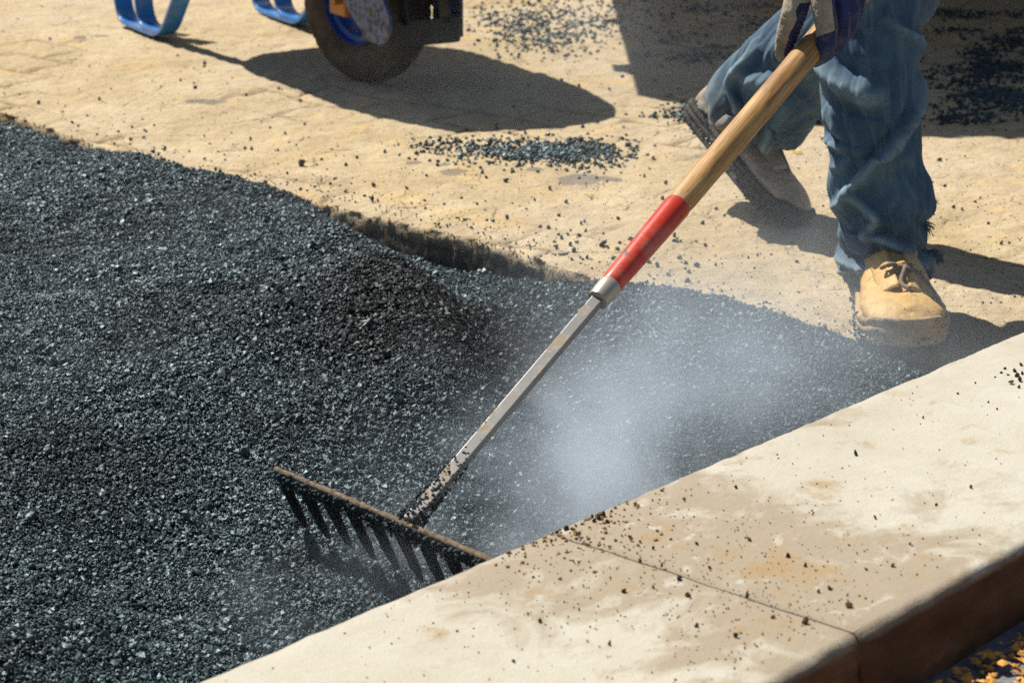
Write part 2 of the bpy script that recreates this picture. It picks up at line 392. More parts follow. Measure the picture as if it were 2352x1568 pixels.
KGRIT = mat_simple("brown_grit", (.30, .19, .085), .95, 0, .6, 25, .5, 300, .2)
ROCK = mat_simple("grey_pebble", (.12, .105, .10), .7, 0, .4, 90, .6, 200, .4)

# ------------------------------------------------------------------ the setting
KD = Vector((.667, .745, 0)).normalized(); KN = Vector((.745, -.667, 0)).normalized()   # along the kerb, and out of it to the street
K_IN, K_OUT, K_TOP = -1.379, -1.016, .11
ROAD_Z = .030
EDGE = [(-9, 10.5), (-1.6, 5.16)] + [tuple(G(*q)[:2]) for q in ((0, 250), (130, 292), (270, 345), (400, 378), (540, 410), (660, 438), (782, 469), (890, 496), (997, 520),
        (1114, 547), (1200, 572), (1270, 598), (1400, 640), (1520, 665), (1640, 690), (1770, 730), (1900, 770), (2000, 812), (2080, 850))] + [(.585, 2.89), (.655, 2.775)]
E_ = np.array(EDGE)
def dist_poly(x, y, P):
    best = np.full(x.shape, 1e9); sgn = np.ones(x.shape)
    for a, b in zip(P[:-1], P[1:]):
        dx, dy = b[0] - a[0], b[1] - a[1]; L2 = dx * dx + dy * dy
        t = np.clip(((x - a[0]) * dx + (y - a[1]) * dy) / L2, 0, 1)
        ex, ey = x - a[0] - t * dx, y - a[1] - t * dy; d = np.hypot(ex, ey)
        s = np.where(dx * ey - dy * ex < 0, 1, -1)          # right of the line = towards the camera = in the trench
        m = d < best; best = np.where(m, d, best); sgn = np.where(m, s, sgn)
    return best * sgn
def sstep(a, b, x): t = np.clip((x - a) / (b - a), 0, 1); return t * t * (3 - 2 * t)
def asphalt_z(x, y, fine=True):
    x = np.asarray(x, float); y = np.asarray(y, float)
    d = dist_poly(x, y, E_)
    e = np.interp(x, [-1.3, -1.07, -.85, -.72, -.45, -.36, -.25, -.12, .0, .08, .16, .3, .6], [-.03, -.028, -.022, .0, .0, -.012, -.05, -.068, -.055, -.03, -.004, .008, .006])
    rx = np.interp(y, [1.8, 2.3, 2.7, 3.0, 3.3, 3.6, 3.9], [-.10, -.04, -.02, -.06, -.14, -.24, -.36])   # the crest of the raked heap
    side = sstep(-.13, .07, rx - x)
    low = sstep(2.42, 2.80, y) * 1.0 + (1 - sstep(2.42, 2.80, y)) * sstep(.36, .62, -x)
    b = -.058 + .058 * side * low + .030 * np.exp(-((rx - .05 - x) / .09) ** 2) * sstep(2.2, 2.9, y)
    b = b + .050 * np.exp(-((x + .16) / np.where(x > -.16, .17, .34)) ** 2 - ((y - 3.16) / np.where(y > 3.16, .34, .42)) ** 2)
    b = b + .016 * fbm(x, y, 2.6, 3, 5) + .014 * fbm(x, y, 8, 3, 6)
    k = sstep(.02, .24, d); z = e * (1 - k) + b * k
    z = np.where(d < 0, np.minimum(e, .004) + d * .5, z)
    if fine: z = z + .006 * fbm(x, y, 38, 3, 8)
    return z

# flat ground that everything lies on, out to the horizon
gv = []; gs = [-400, -40, -12, 12, 40, 400]
for b in gs:
    for a in gs: gv.append((a, b, -.16))
tag(mesh_obj("ground", gv, [(j * 6 + i, j * 6 + i + 1, j * 6 + i + 7, j * 6 + i + 6) for j in range(5) for i in range(5)], SAND), kind='structure')

# dusty pavement with its broken edge: worn setts under packed dust
def relief(x, y, both=False):
    wx = x + .03 * fbm(x, y, 4, 2, 90); wy = y + .03 * fbm(x, y, 4, 2, 91)
    u = (wx * .62 + wy * .78) / .135; v = (wx * .78 - wy * .62) / .20; u0 = np.floor(u); v = v + .5 * (u0 % 2)
    du = np.minimum(u - u0, 1 - (u - u0)) * .135; dv = np.minimum(v - np.floor(v), 1 - (v - np.floor(v))) * .20
    joint = np.exp(-(np.minimum(du, dv) / .009) ** 2) * sstep(-.25, .35, fbm(x, y, 2.5, 3, 92))
    z = .008 * fbm(x, y, 1.8, 3, 9) + .0052 * fbm(x, y, 8, 4, 10) + .0044 * fbm(x, y, 32, 4, 13) - .0055 * joint
    return (z, joint) if both else z
def build_pavement():
    fine = []
    P = E_
    seg = np.hypot(*(P[1:] - P[:-1]).T); L = np.concatenate([[0], np.cumsum(seg)])
    ss = np.concatenate([np.linspace(0, L[1], 14)[:-1], np.linspace(L[1], L[-1], 470)])
    bx = np.interp(ss, L, P[:, 0]); by = np.interp(ss, L, P[:, 1])
    kb = np.concatenate([np.linspace(.0, 1.3, 150)[1:], np.linspace(1.4, 40, 30)])
    kx = P[-1, 0] + KD.x * kb; ky = P[-1, 1] + KD.y * kb
    bx = np.concatenate([bx, kx]); by = np.concatenate([by, ky]); n = len(bx)
    iskerb = np.arange(n) >= len(ss)
    w_ = np.concatenate([np.arange(0, 3.9, .0095), np.geomspace(3.95, 300, 46)])
    o = np.array([.15, .99])
    jag = .012 * fbm(bx, by, 12, 4, 3) + .006 * fbm(bx, by, 60, 3, 4); jag[iskerb] = 0
    bx = bx - jag * .6; by = by + jag
    rows = []; joints = [np.zeros(n)] * 8
    for k, (dz, back) in enumerate(((-.15, -.018), (-.11, -.014), (-.08, -.012), (-.06, -.009), (-.045, -.012), (-.03, -.006), (-.018, -.008), (-.009, -.003))):
        r = (.007 * fbm(bx, by, 45, 3, 20 + k) + back * .55) * (~iskerb)
        rows.append(np.stack([bx + r * .6, by + r, np.full(n, dz) + .004 * fbm(bx, by, 80, 2, 40 + k)], 1))
    for wv in w_:
        x = bx + o[0] * wv; y = by + o[1] * wv
        z, jt = relief(x, y, True); joints.append(jt)
        fade = sstep(0, .025, wv + 0 * x); z = z * fade - .004 * (1 - fade) - .004
        z = np.where((y > 2.4) & (y < 12), z, z * .3)
        rows.append(np.stack([x, y, z], 1))
    V = np.concatenate(rows); m = len(rows)
    i = np.arange(n - 1); f = []
    for r in range(m - 1):
        f.append(np.stack([r * n + i, r * n + i + 1, (r + 1) * n + i + 1, (r + 1) * n + i], 1))
    f = np.concatenate(f)
    me = bpy.data.meshes.new("pavement"); me.from_pydata(V.tolist(), [], f.tolist()); me.materials.append(SAND)
    me.polygons.foreach_set("use_smooth", [True] * len(me.polygons)); me.update()
    set_attr(me, "joint", np.concatenate(joints)); ob = bpy.data.objects.new("pavement", me); COL.objects.link(ob); tag(ob, kind='structure')
build_pavement()

# street on the other side of the kerb
def build_road():
    a0 = np.concatenate([np.linspace(-40, .2, 20), np.linspace(.3, 3.2, 90), np.linspace(3.5, 60, 20)])
    b0 = np.concatenate([np.linspace(K_OUT + .004, K_OUT + 1.2, 60), np.linspace(K_OUT + 1.4, 40, 16)])
    A, B = np.meshgrid(a0, b0); X = KD.x * A + KN.x * B; Y = KD.y * A + KN.y * B
    Z = ROAD_Z + .003 * fbm(X, Y, 30, 3, 77) + .004 * fbm(X, Y, 4, 2, 78)
    n = len(a0); i = np.arange(n - 1)
    f = np.concatenate([np.stack([r * n + i, r * n + i + 1, (r + 1) * n + i + 1, (r + 1) * n + i], 1)[:, ::-1] for r in range(len(b0) - 1)])
    o = mesh_obj("road", np.stack([X.ravel(), Y.ravel(), Z.ravel()], 1).tolist(), f.tolist(), ROADM); tag(o, kind='structure')
build_road()

# ------------------------------------------------------------------ stones to scatter (kept outside the scene's own collection)
def stone_mesh(name, mat, seed, sub=2, rough=.35, flat=.75):
    bm = bmesh.new(); bmesh.ops.create_icosphere(bm, subdivisions=sub, radius=1)
    for v in bm.verts:
        p = v.co.copy(); o = Vector((seed * 7.1, seed * 3.3, -seed * 5.7))
        k = 1 + rough * mnoise.noise(p * 1.3 + o) + rough * .6 * mnoise.noise(p * 3.1 + o)
        c = p * k
        for q in range(5):                                   # knock flat facets off it
            nrm = Vector((math.sin(seed * 3 + q * 2.1), math.cos(seed * 1.7 + q * 1.3), math.sin(q * 1.9 + seed))).normalized()
            d = c.dot(nrm)
            if d > .72: c -= nrm * (d - .72) * .85
        v.co = Vector((c.x, c.y * .9, c.z * flat))
    me = bpy.data.meshes.new(name); bm.to_mesh(me); bm.free(); me.materials.append(mat)
    if sub < 3: me.polygons.foreach_set("use_smooth", [False] * len(me.polygons))
    return me
SCAT = bpy.data.collections.new("stone_kinds")
for k in range(7):
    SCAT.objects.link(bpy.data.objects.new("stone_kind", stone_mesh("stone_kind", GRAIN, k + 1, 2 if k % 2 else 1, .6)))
def scatter_mod(o, layers, coll, mat_keep=True):
    """geometry nodes: stones instanced over the surface, density by the vertex attribute 'dens'"""
    g = bpy.data.node_groups.new("scatter", 'GeometryNodeTree')
    g.interface.new_socket("Geometry", in_out='INPUT', socket_type='NodeSocketGeometry')
    g.interface.new_socket("Geometry", in_out='OUTPUT', socket_type='NodeSocketGeometry')
    N = g.nodes; Lk = g.links; gi = N.new("NodeGroupInput"); go = N.new("NodeGroupOutput"); j = N.new("GeometryNodeJoinGeometry")
    Lk.new(gi.outputs[0], j.inputs[0])
    ci = N.new("GeometryNodeCollectionInfo"); ci.inputs['Collection'].default_value = coll
    ci.inputs['Separate Children'].default_value = True; ci.inputs['Reset Children'].default_value = True
    at = N.new("GeometryNodeInputNamedAttribute"); at.data_type = 'FLOAT'; at.inputs['Name'].default_value = "dens"
    for q, (dens, smin, smax, sink) in enumerate(layers):
        if q == 2: at = N.new("GeometryNodeInputNamedAttribute"); at.data_type = 'FLOAT'; at.inputs['Name'].default_value = "coarse"
        mu = N.new("ShaderNodeMath"); mu.operation = 'MULTIPLY'; Lk.new(at.outputs['Attribute'], mu.inputs[0]); mu.inputs[1].default_value = dens
        dp = N.new("GeometryNodeDistributePointsOnFaces"); Lk.new(gi.outputs[0], dp.inputs['Mesh']); Lk.new(mu.outputs[0], dp.inputs['Density'])
        dp.inputs['Seed'].default_value = 3 + q * 5
        ip = N.new("GeometryNodeInstanceOnPoints"); Lk.new(dp.outputs['Points'], ip.inputs['Points']); Lk.new(ci.outputs[0], ip.inputs['Instance'])
        ip.inputs['Pick Instance'].default_value = True
        rr = N.new("FunctionNodeRandomValue"); rr.data_type = 'FLOAT_VECTOR'; rr.inputs[0].default_value = (0, 0, 0); rr.inputs[1].default_value = (6.28, 6.28, 6.28)
        Lk.new(rr.outputs[0], ip.inputs['Rotation'])
        rs = N.new("FunctionNodeRandomValue"); rs.data_type = 'FLOAT'; rs.inputs['Seed'].default_value = q + 8
        rs.inputs[2].default_value = 0; rs.inputs[3].default_value = 1
        pw = N.new("ShaderNodeMath"); pw.operation = 'POWER'; Lk.new(rs.outputs[1], pw.inputs[0]); pw.inputs[1].default_value = 2.2
        ma = N.new("ShaderNodeMath"); ma.operation = 'MULTIPLY_ADD'; Lk.new(pw.outputs[0], ma.inputs[0]); ma.inputs[1].default_value = smax - smin; ma.inputs[2].default_value = smin
        Lk.new(ma.outputs[0], ip.inputs['Scale'])
        tr = N.new("GeometryNodeTranslateInstances"); Lk.new(ip.outputs[0], tr.inputs[0]); tr.inputs['Local Space'].default_value = False
        tr.inputs['Translation'].default_value = (0, 0, sink); Lk.new(tr.outputs[0], j.inputs[0])
    Lk.new(j.outputs[0], go.inputs[0])
    md = o.modifiers.new("scatter", 'NODES'); md.node_group = g

def build_asphalt():
    xs = np.arange(-1.75, .75, .0085); ys = np.arange(1.45, 5.4, .0085)
    X, Y = np.meshgrid(xs, ys); X = X + 0.0; d = dist_poly(X, Y, E_)
    kn = KN.x * X + KN.y * Y
    Z = asphalt_z(X, Y)
    keep = (d > -.035) & (kn < K_IN + .01)
    idx = -np.ones(X.shape, int)
    fm = keep[:-1, :-1] & keep[1:, :-1] & keep[:-1, 1:] & keep[1:, 1:]
    used = np.zeros(X.shape, bool); used[:-1, :-1] |= fm; used[1:, :-1] |= fm; used[:-1, 1:] |= fm; used[1:, 1:] |= fm
    idx[used] = np.arange(used.sum())
    f = np.stack([idx[:-1, :-1][fm], idx[:-1, 1:][fm], idx[1:, 1:][fm], idx[1:, :-1][fm]], 1)
    V = np.stack([X[used], Y[used], Z[used]], 1)
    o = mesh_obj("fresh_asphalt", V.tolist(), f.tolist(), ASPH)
    x, y, z = V.T; dd = d[used]
    Zc = y * CP - (z - H) * SP; px = CX + F * x / Zc; py = CY - F * (y * SP + (z - H) * CP) / Zc
    vis = ((px > -160) & (px < 2500) & (py > -100) & (py < 1720)).astype(float)
    e = np.interp(x, [-1.3, -.75, -.45, -.3, .06, .16, .6], [1, 1, .0, 1, 1, 0, 0])     # where it spills over the edge
    lim = sstep(-.004, .012, dd + .014 * fbm(x, y, 30, 3, 60) + .008 * (1 - e))
    set_attr(o.data, "dens", vis * lim * (kn[used] < K_IN - .002)); set_attr(o.data, "coarse", vis * lim * (kn[used] < K_IN - .01) * np.clip(.25 + .9 * np.exp(-((x + .13) / .28) ** 2 - ((y - 3.12) / .5) ** 2) + .6 * fbm(x, y, 4, 3, 71), 0, 1))
    scatter_mod(o, [(31000, .0021, .0064, .0012), (46000, .0011, .0027, .0040), (2600, .0046, .0095, .003)], SCAT)
    tag(o, "fresh black hot asphalt, loose and glistening, filling the strip along the kerb", "asphalt", kind='stuff')
build_asphalt()

# ------------------------------------------------------------------ kerb stones
def kerb_stone(a0, a1, label):
    n0, n1, r, ri = K_IN, K_OUT, .012, .004; g = .0007
    prof = [(n0, -.15), (n0, K_TOP - ri)]
    for k in range(1, 5): t = k / 4 * math.pi / 2; prof.append((n0 + ri - ri * math.cos(t), K_TOP - ri + ri * math.sin(t)))
    for k in range(1, 15): prof.append((n0 + ri + (n1 - r - n0 - ri) * k / 15, K_TOP))
    for k in range(0, 9): t = k / 8 * math.pi / 2; prof.append((n1 - r + r * math.sin(t), K_TOP - r + r * math.cos(t)))
    prof += [(n1 + .001, .068), (n1 + .004, .062), (n1 + .003, .03), (n1 + .004, -.15)]
    L = a1 - a0 - 2 * g; na = int(L / .011); V = []; Fc = []; m = len(prof)
    mid = J_S
    for i in range(na + 1):
        a = a0 + g + L * i / na; endd = min(a - a0 - g, a1 - g - a)
        soft = .0035 * max(0, 1 - endd / .006) ** 2
        for nn, z in prof:
            px, py = KD.x * a + KN.x * nn, KD.y * a + KN.y * nn
            k = n3((px * 3, py * 3, z * 3), 9, 3) * .0016 + n3((px, py, z), 90, 2) * .0009
            out = .0009 * n3((a * 8, z * 9, 3.3), 4, 2) if nn > n1 - .03 else 0
            q = nn + (k + out if nn > n1 - .025 else 0) - (soft if nn > n1 - .01 else 0)
            V.append((a - mid, q, z + (k if z > .1 else 0) - (soft if z > .09 else 0)))
    for i in range(na):
        for j in range(m - 1): Fc.append((i * m + j, i * m + j + 1, (i + 1) * m + j + 1, (i + 1) * m + j))
    Fc.append(tuple(range(m))); Fc.append(tuple(range(na * m, na * m + m))[::-1])
    o = mesh_obj("kerb_stone", V, [f[::-1] for f in Fc], KERB)
    # local x runs along the kerb, local y outwards
    o.matrix_world = Matrix(((KD.x, KN.x, 0, KD.x * mid), (KD.y, KN.y, 0, KD.y * mid), (0, 0, 1, 0), (0, 0, 0, 1)))
    tag(o, label, "kerb stone")
J_S = 1.601
kerb_stone(J_S, J_S + 1.35, "long pale concrete kerb stone beyond the joint, beside the worker's front boot")
kerb_stone(J_S - 1.35, J_S, "pale concrete kerb stone on the near side of the joint, hiding the rake's end")

# ------------------------------------------------------------------ rake
def build_rake():
    hd = G(935, 1205, .045); hand = AY(1880, 92, 3.05); s = (hand - hd).normalized()
    root = empty("asphalt_rake", hd); tag(root, "asphalt rake with wooden handle, red sleeve and black toothed head lying in the fresh asphalt", "rake")
    O = Vector(hd)
    bdir = Vector((.675, -.738, 0)).normalized(); down = -(Vector((0, 0, 1)) - s * s.z).normalized()
    down = (down - bdir * bdir.dot(down)).normalized(); fr = bdir.cross(down).normalized()
    L = .468
    def along(px):                       # distance along the handle to an image column of the survey
        lo, hi = 0, 2.5
        for _ in range(40):
            t = (lo + hi) / 2; p = O + s * t; Z = p.y * CP - (p.z - H) * SP; x = CX + F * p.x / Z
            if x < px: lo = t
            else: hi = t
        return lo
    O0 = down * .013
    tF0, tF1, tR1, tEnd = along(1372), along(1402), along(1556), along(1880) + .95
    # crossbar
    mb = MB(); n = 90; V = []; Fc = []
    sec = [(-.0035, -.010), (.0035, -.010), (.0042, .008), (.002, .010), (-.002, .010), (-.0042, .008)]
    for i in range(n + 1):
        p = O0 + bdir * (L * (i / n - .5)) - down * .004
        for a, b in sec:
            k = n3((i * .31, a * 300, b * 200), 1.0, 3) * .0011
            V.append(p + fr * (a + k) - down * (b + k))
    for i in range(n):
        for j in range(6): Fc.append((i * 6 + j, i * 6 + (j + 1) % 6, (i + 1) * 6 + (j + 1) % 6, (i + 1) * 6 + j))
    Fc.append(tuple(range(6))[::-1]); Fc.append(tuple(range(n * 6, n * 6 + 6)))
    cb = MB().add(V, Fc).build("crossbar", TAR, root, True)
    # dried dusty crust along the top edge of the bar, tar grit behind it
    cr = MB(); V = []; Fc = []
    for i in range(n + 1):
        p = O0 + bdir * ((L - .002) * (i / n - .5)) - down * .0150
        for a, b in ((-.0038, -.0040), (.0038, -.0040), (.0030, .0004), (0, .0010), (-.0030, .0004)):
            k = random.uniform(-1, 1)
            V.append(p + fr * (a * (1 + .22 * k)) - down * (b + .0007 * random.uniform(-1, 1)))
    for i in range(n):
        for j in range(5): Fc.append((i * 5 + j, i * 5 + (j + 1) % 5, (i + 1) * 5 + (j + 1) % 5, (i + 1) * 5 + j))
    Fc.append(tuple(range(5))[::-1]); Fc.append(tuple(range(n * 5, n * 5 + 5)))
    cr.add(V, Fc).build("top_edge", RUST, root, True)
    gm = [stone_mesh("g", TAR, 30 + k, 1, .5) for k in range(3)]
    gr = MB()
    def grit(p, r):
        me = random.choice(gm); q = Matrix.Rotation(random.random() * 6, 3, 'X') @ Matrix.Rotation(random.random() * 6, 3, 'Z')
        gr.add([p + q @ v.co * r for v in me.vertices], [tuple(f.vertices) for f in me.polygons])
    for k in range(520):
        t = random.uniform(-.5, .5); grit(O0 + bdir * L * t - fr * random.uniform(.003, .009) - down * random.uniform(-.006, .016), random.uniform(.0012, .0034))
    for k in range(330):
        t = abs(random.gauss(0, .06)); a = random.random() * 6.28; r0 = .010 + .006 * math.exp(-t * 30)
        u = s.cross(bdir).normalized(); grit(s * t + bdir * math.cos(a) * r0 + u * math.sin(a) * r0, random.uniform(.0012, .0036) * (1 - t * 3.5 if t < .2 else .3))
    for k in range(26): grit(s * random.uniform(.0, .02) + bdir * random.uniform(-.018, .018) + Vector((0, 0, random.uniform(-.006, .006))), random.uniform(.0018, .0036))
    gr.build("stuck_grit", TAR, root)
    for k in range(12):
        c = O0 + bdir * (L * (k / 11 - .5) * .965); m = 10; V = []; Fc = []
        ln = .067 + random.uniform(-.003, .003)
        for i in range(m + 1):
            t = i / m; wd = (.0104 - .0030 * t) * (1 if t < .9 else .62); th = .0036 - .0012 * t
            p = c + down * (.004 + ln * t) + fr * (.003 * t * t)
            for a, b in ((-1, -.6), (-.6, -1), (.6, -1), (1, -.6), (1, .6), (.6, 1), (-.6, 1), (-1, .6)):
                q = n3((k * 3 + a, i * .7, b), 1.1, 2) * .0007
                V.append(p + bdir * (a * wd + q) + fr * (b * th + q))
        for i in range(m):
            for j in range(8): Fc.append((i * 8 + j, i * 8 + (j + 1) % 8, (i + 1) * 8 + (j + 1) % 8, (i + 1) * 8 + j))
        Fc.append(tuple(range(8))[::-1]); Fc.append(tuple(range(m * 8, m * 8 + 8)))
        MB().add(V, Fc).build("tine", TINE, root, True)
    up = Vector((0, 0, 1)) - s * s.z; up.normalize(); side = s.cross(up)
    # square shank; one edge towards the sun
    rot = R(-15); ca, sa = math.cos(rot), math.sin(rot); q = .0071
    sec = [(ca * a - sa * b, sa * a + ca * b) for a, b in ((-q, -q * .8), (q, -q * .8), (q, q * .8), (-q, q * .8))]
    MB().add(*sweep([s * .004, s * (tF0 + .01)], sec, up)).build("shank", STEEL, root, False, .0012)
    def turned(name, t0, t1, prof, mat, n=30, wob=0):
        V = []; Fc = []; ns = len(prof)
        for i, (t, r) in enumerate(prof):
            p = s * (t0 + (t1 - t0) * t)
            for k in range(n):
                a = 2 * math.pi * k / n; rr = r * (1 + wob * n3((math.cos(a) * 2, math.sin(a) * 2, t * 16), 1, 3))
                V.append(p + side * math.cos(a) * rr + up * math.sin(a) * rr)
        for i in range(ns - 1):
            for k in range(n): Fc.append((i * n + k, i * n + (k + 1) % n, (i + 1) * n + (k + 1) % n, (i + 1) * n + k))
        Fc.append(tuple(range(n))[::-1]); Fc.append(tuple(range((ns - 1) * n, ns * n)))
        return MB().add(V, Fc).build(name, mat, root, auto=True)
    turned("collar", tF0, tF1, [(0, .0100), (.03, .0128), (.2, .0136), (.5, .0140), (.8, .0142), (.97, .0140), (1, .0136)], COLLAR)
    turned("red_sleeve", tF1 - .002, tR1, [(0, .0134), (.02, .0140), (.1, .0142), (.5, .0157), (.9, .0170), (.985, .0173), (1, .0168)], RED)
    hp = [(0, .0150)] + [(k / 60, np.interp(k / 60, [0, .3, .9, 1], [.0166, .0180, .0184, .0178])) for k in range(1, 60)] + [(.992, .0182), (1, .014)]
    h = turned("handle", tR1 - .003, tEnd, hp, WOOD, 36, .035)
    # wood grain runs along the handle: give the mesh its own axis
    M = Matrix((side, up, s)).transposed().to_4x4(); h.data.transform(M.inverted()); h.matrix_local = M
    return O, s, along
RK_O, RK_S, RK_ALONG = build_rake()

# ------------------------------------------------------------------ wheelbarrow
def build_barrow():
    W = Vector((-.320, 5.06, 0)); a = Vector((.49, -.872, 0)).normalized(); nn = Vector((.872, .49, 0)).normalized()
    root = empty("wheelbarrow", W); root.matrix_world = Matrix(((a.x, nn.x, 0, W.x), (a.y, nn.y, 0, W.y), (0, 0, 1, 0), (0, 0, 0, 1)))
    tag(root, "blue wheelbarrow with flat bar legs, dusty tyre and black nose guard", "wheelbarrow")
    # local frame: x forward, y to its far side, z up
    RW = .186
    wh = empty("wheel"); wh.parent = root; wh.location = (0, 0, RW); wh.rotation_euler = (0, 0, R(14))
    hw = .043
    prof = [(.098, -.030), (.106, -.036), (.124, -.044), (.146, -.0465), (.162, -.043), (.174, -.038), (.181, -.028), (RW, -.014), (RW, 0), (RW, .014), (.181, .028), (.174, .038),
            (.162, .043), (.146, .0465), (.124, .044), (.106, .036), (.098, .030), (.092, 0)]
    def lug(k, j):
        if 5 <= j <= 11: return -.0035 if (k + (j % 2)) % 4 == 0 else 0
        if j in (4, 12): return -.002 if k % 4 < 2 else .001
        return 0
    v, f = lathe(prof, 144, (0, 0, 0), (0, 1, 0), (1, 0, 0), (0, 0, 1), lug)
    MB().add(v, f).build("tyre", TYRE, wh, True)
    rp = [(.020, -.014), (.060, -.006), (.076, -.012), (.084, -.026), (.096, -.030), (.102, -.040), (.099, -.042), (.094, -.032), (.090, 0), (.094, .032), (.099, .042), (.102, .040), (.096, .030), (.084, .026), (.076, .012), (.060, .006), (.020, .014)]
    v, f = lathe(rp, 64, (0, 0, 0), (0, 1, 0), (1, 0, 0), (0, 0, 1)); MB().add(v, f).build("rim", RIM, wh, auto=True)
    m = MB(); m.add(*cyl((0, -.052, 0), (0, .052, 0), .021)); m.add(*cyl((0, -.095, 0), (0, .095, 0), .009)); m.build("hub", ORANGE, wh, auto=True)
    # fork plates either side of the wheel, with their bolts, and the nose guard
    for sg in (-1, 1):
        y0, y1 = sg * .094, sg * .102
        out = [(-.02, .32), (.08, .315), (.19, .285), (.285, .235), (.318, .195), (.320, .160), (.302, .138), (.265, .128), (.222, .132), (.155, .160), (.08, .210), (.03, .262), (-.02, .290)]
        if sg > 0: out = [(min(x, .262), z) for x, z in out]; out = [q for k, q in enumerate(out) if k not in (4, 5)]
        V = [(x, y0, z) for x, z in out] + [(x, y1, z) for x, z in out]; n = len(out)
        Fc = [tuple(range(n))[::sg], tuple(range(n, 2 * n))[::-sg]] + [(i, (i + 1) % n, n + (i + 1) % n, n + i)[::-sg] for i in range(n)]
        fp = MB().add(V, Fc).build("fork_plate", BLUEW, root, False, .002)
        for bx_, bz in ((.125, .262), (.190, .232)):
            b = MB(); ya = sg * .102; b.add(*cyl((bx_, ya, bz), (bx_, ya + sg * .004, bz), .017, 18)); b.add(*cyl((bx_, ya, bz), (bx_, ya + sg * .016, bz), .0115, 6)); b.add(*cyl((bx_, ya, bz), (bx_, ya + sg * .026, bz), .006, 10))
            b.build("bolt", BOLT, fp, auto=True)
        bl = MB(); bl.add(*box((-.045, min(sg * .052, sg * .069), .150), (.035, max(sg * .052, sg * .069), .205))); bl.build("bearing_block", ORANGE, root, False, .004)
    bar = [(-.027, -.004), (.027, -.004), (.027, .004), (-.027, .004)]
    pth = rnd_path([(.16, -.084, .150), (.285, -.088, .150), (.285, .088, .150), (.16, .084, .150)], .03)
    ng = MB(); ng.add(*sweep(pth, [(y, x) for x, y in bar], (0, 0, 1)))
    ng.add(*sweep(rnd_path([(.283, -.05, .165), (.262, -.05, .24), (.17, -.055, .33)], .03), [(-.022, -.003), (.022, -.003), (.022, .003), (-.022, .003)], (0, 1, 0)))
    ng.add(*sweep(rnd_path([(.283, .05, .165), (.262, .05, .24), (.17, .055, .33)], .03), [(-.022, -.003), (.022, -.003), (.022, .003), (-.022, .003)], (0, 1, 0)))
    ng.build("nose_guard", BLACKM, root, False, .0015)
    # rails from the fork back to the handles
    for sg in (-1, 1):
        pth = rnd_path([(-.01, sg * .064, .250), (-.16, sg * .085, .262), (-.45, sg * .19, .30), (-.95, sg * .25, .40), (-1.45, sg * .27, .60)], .12, 8)
        MB().add(*sweep(pth, circ(16, .017))).build("frame_rail", BLUE, root, True)
        gp = MB().add(*sweep([Vector(pth[-1]) + (Vector(pth[-1]) - Vector(pth[-2])).normalized() * t for t in (-.12, -.06, 0, .012)], circ(16, .021))); gp.build("grip", TYRE, root, True)
    flat = [(-.0235, -.0045), (.0235, -.0045), (.0235, .0045), (-.0235, .0045)]
    for sg in (-1, 1):
        y = sg * .187
        out = rnd_path([(-1.055, y, .36), (-1.035, y, .0055), (-.735, y, .0055), (-.44, y, .31)], .065, 8)
        inn = rnd_path([(-.90, y, .37), (-.885, y, .0147), (-.752, y, .0147)], .06, 8)
        MB().add(*sweep(out, flat, (.3, 0, .95))).build("leg", BLUE, root, False, .0012)
        MB().add(*sweep(inn, flat, (.3, 0, .95))).build("leg_brace", BLUE, root, False, .0012)
    # tray
    def ring(x0, x1, w0, w1, z0, z1, r, n=72, ex=3.2):
        out = []
        for k in range(n):
            t = 2 * math.pi * k / n; c, s_ = math.cos(t), math.sin(t)
            ux = math.copysign(abs(c) ** (2 / ex), c); uy = math.copysign(abs(s_) ** (2 / ex), s_)
            x = (x0 + x1) / 2 + ux * (x1 - x0) / 2; q = (x - x0) / (x1 - x0)
            out.append((x, uy * (w0 + (w1 - w0) * q), z0 + (z1 - z0) * q))
        return out
    rg = [ring(-.86, .205, .315, .26, .555, .60, 0), ring(-.855, .20, .31, .255, .575, .62, 0), ring(-.84, .188, .30, .245, .572, .617, 0), ring(-.82, .17, .285, .23, .55, .59, 0), ring(-.74, .02, .23, .17, .38, .38, 0), ring(-.70, -.06, .20, .145, .335, .33, 0),
          ring(-.60, -.15, .14, .10, .328, .326, 0)]
    inr = [[Vector(p) for p in q] for q in rg]
    V = [p for q in inr for p in q]; n = 72; Fc = []
    for i in range(len(inr) - 1):
        for k in range(n): Fc.append((i * n + k, i * n + (k + 1) % n, (i + 1) * n + (k + 1) % n, (i + 1) * n + k))
    Fc.append(tuple(range((len(inr) - 1) * n, len(inr) * n)))
    t = MB().add(V, Fc).build("tray", BLUEW, root, True)
    so_ = t.modifiers.new("shell", 'SOLIDIFY'); so_.thickness = .004
build_barrow()

# ------------------------------------------------------------------ the worker
PERSON = empty("person", (.55, 3.35, 0))
tag(PERSON, "person in faded blue jeans and tan work boots holding the rake", "person")
PINV = Matrix.Translation(-Vector((.55, 3.35, 0)))
def pput(o): o.data.transform(PINV); o.parent = PERSON; return o
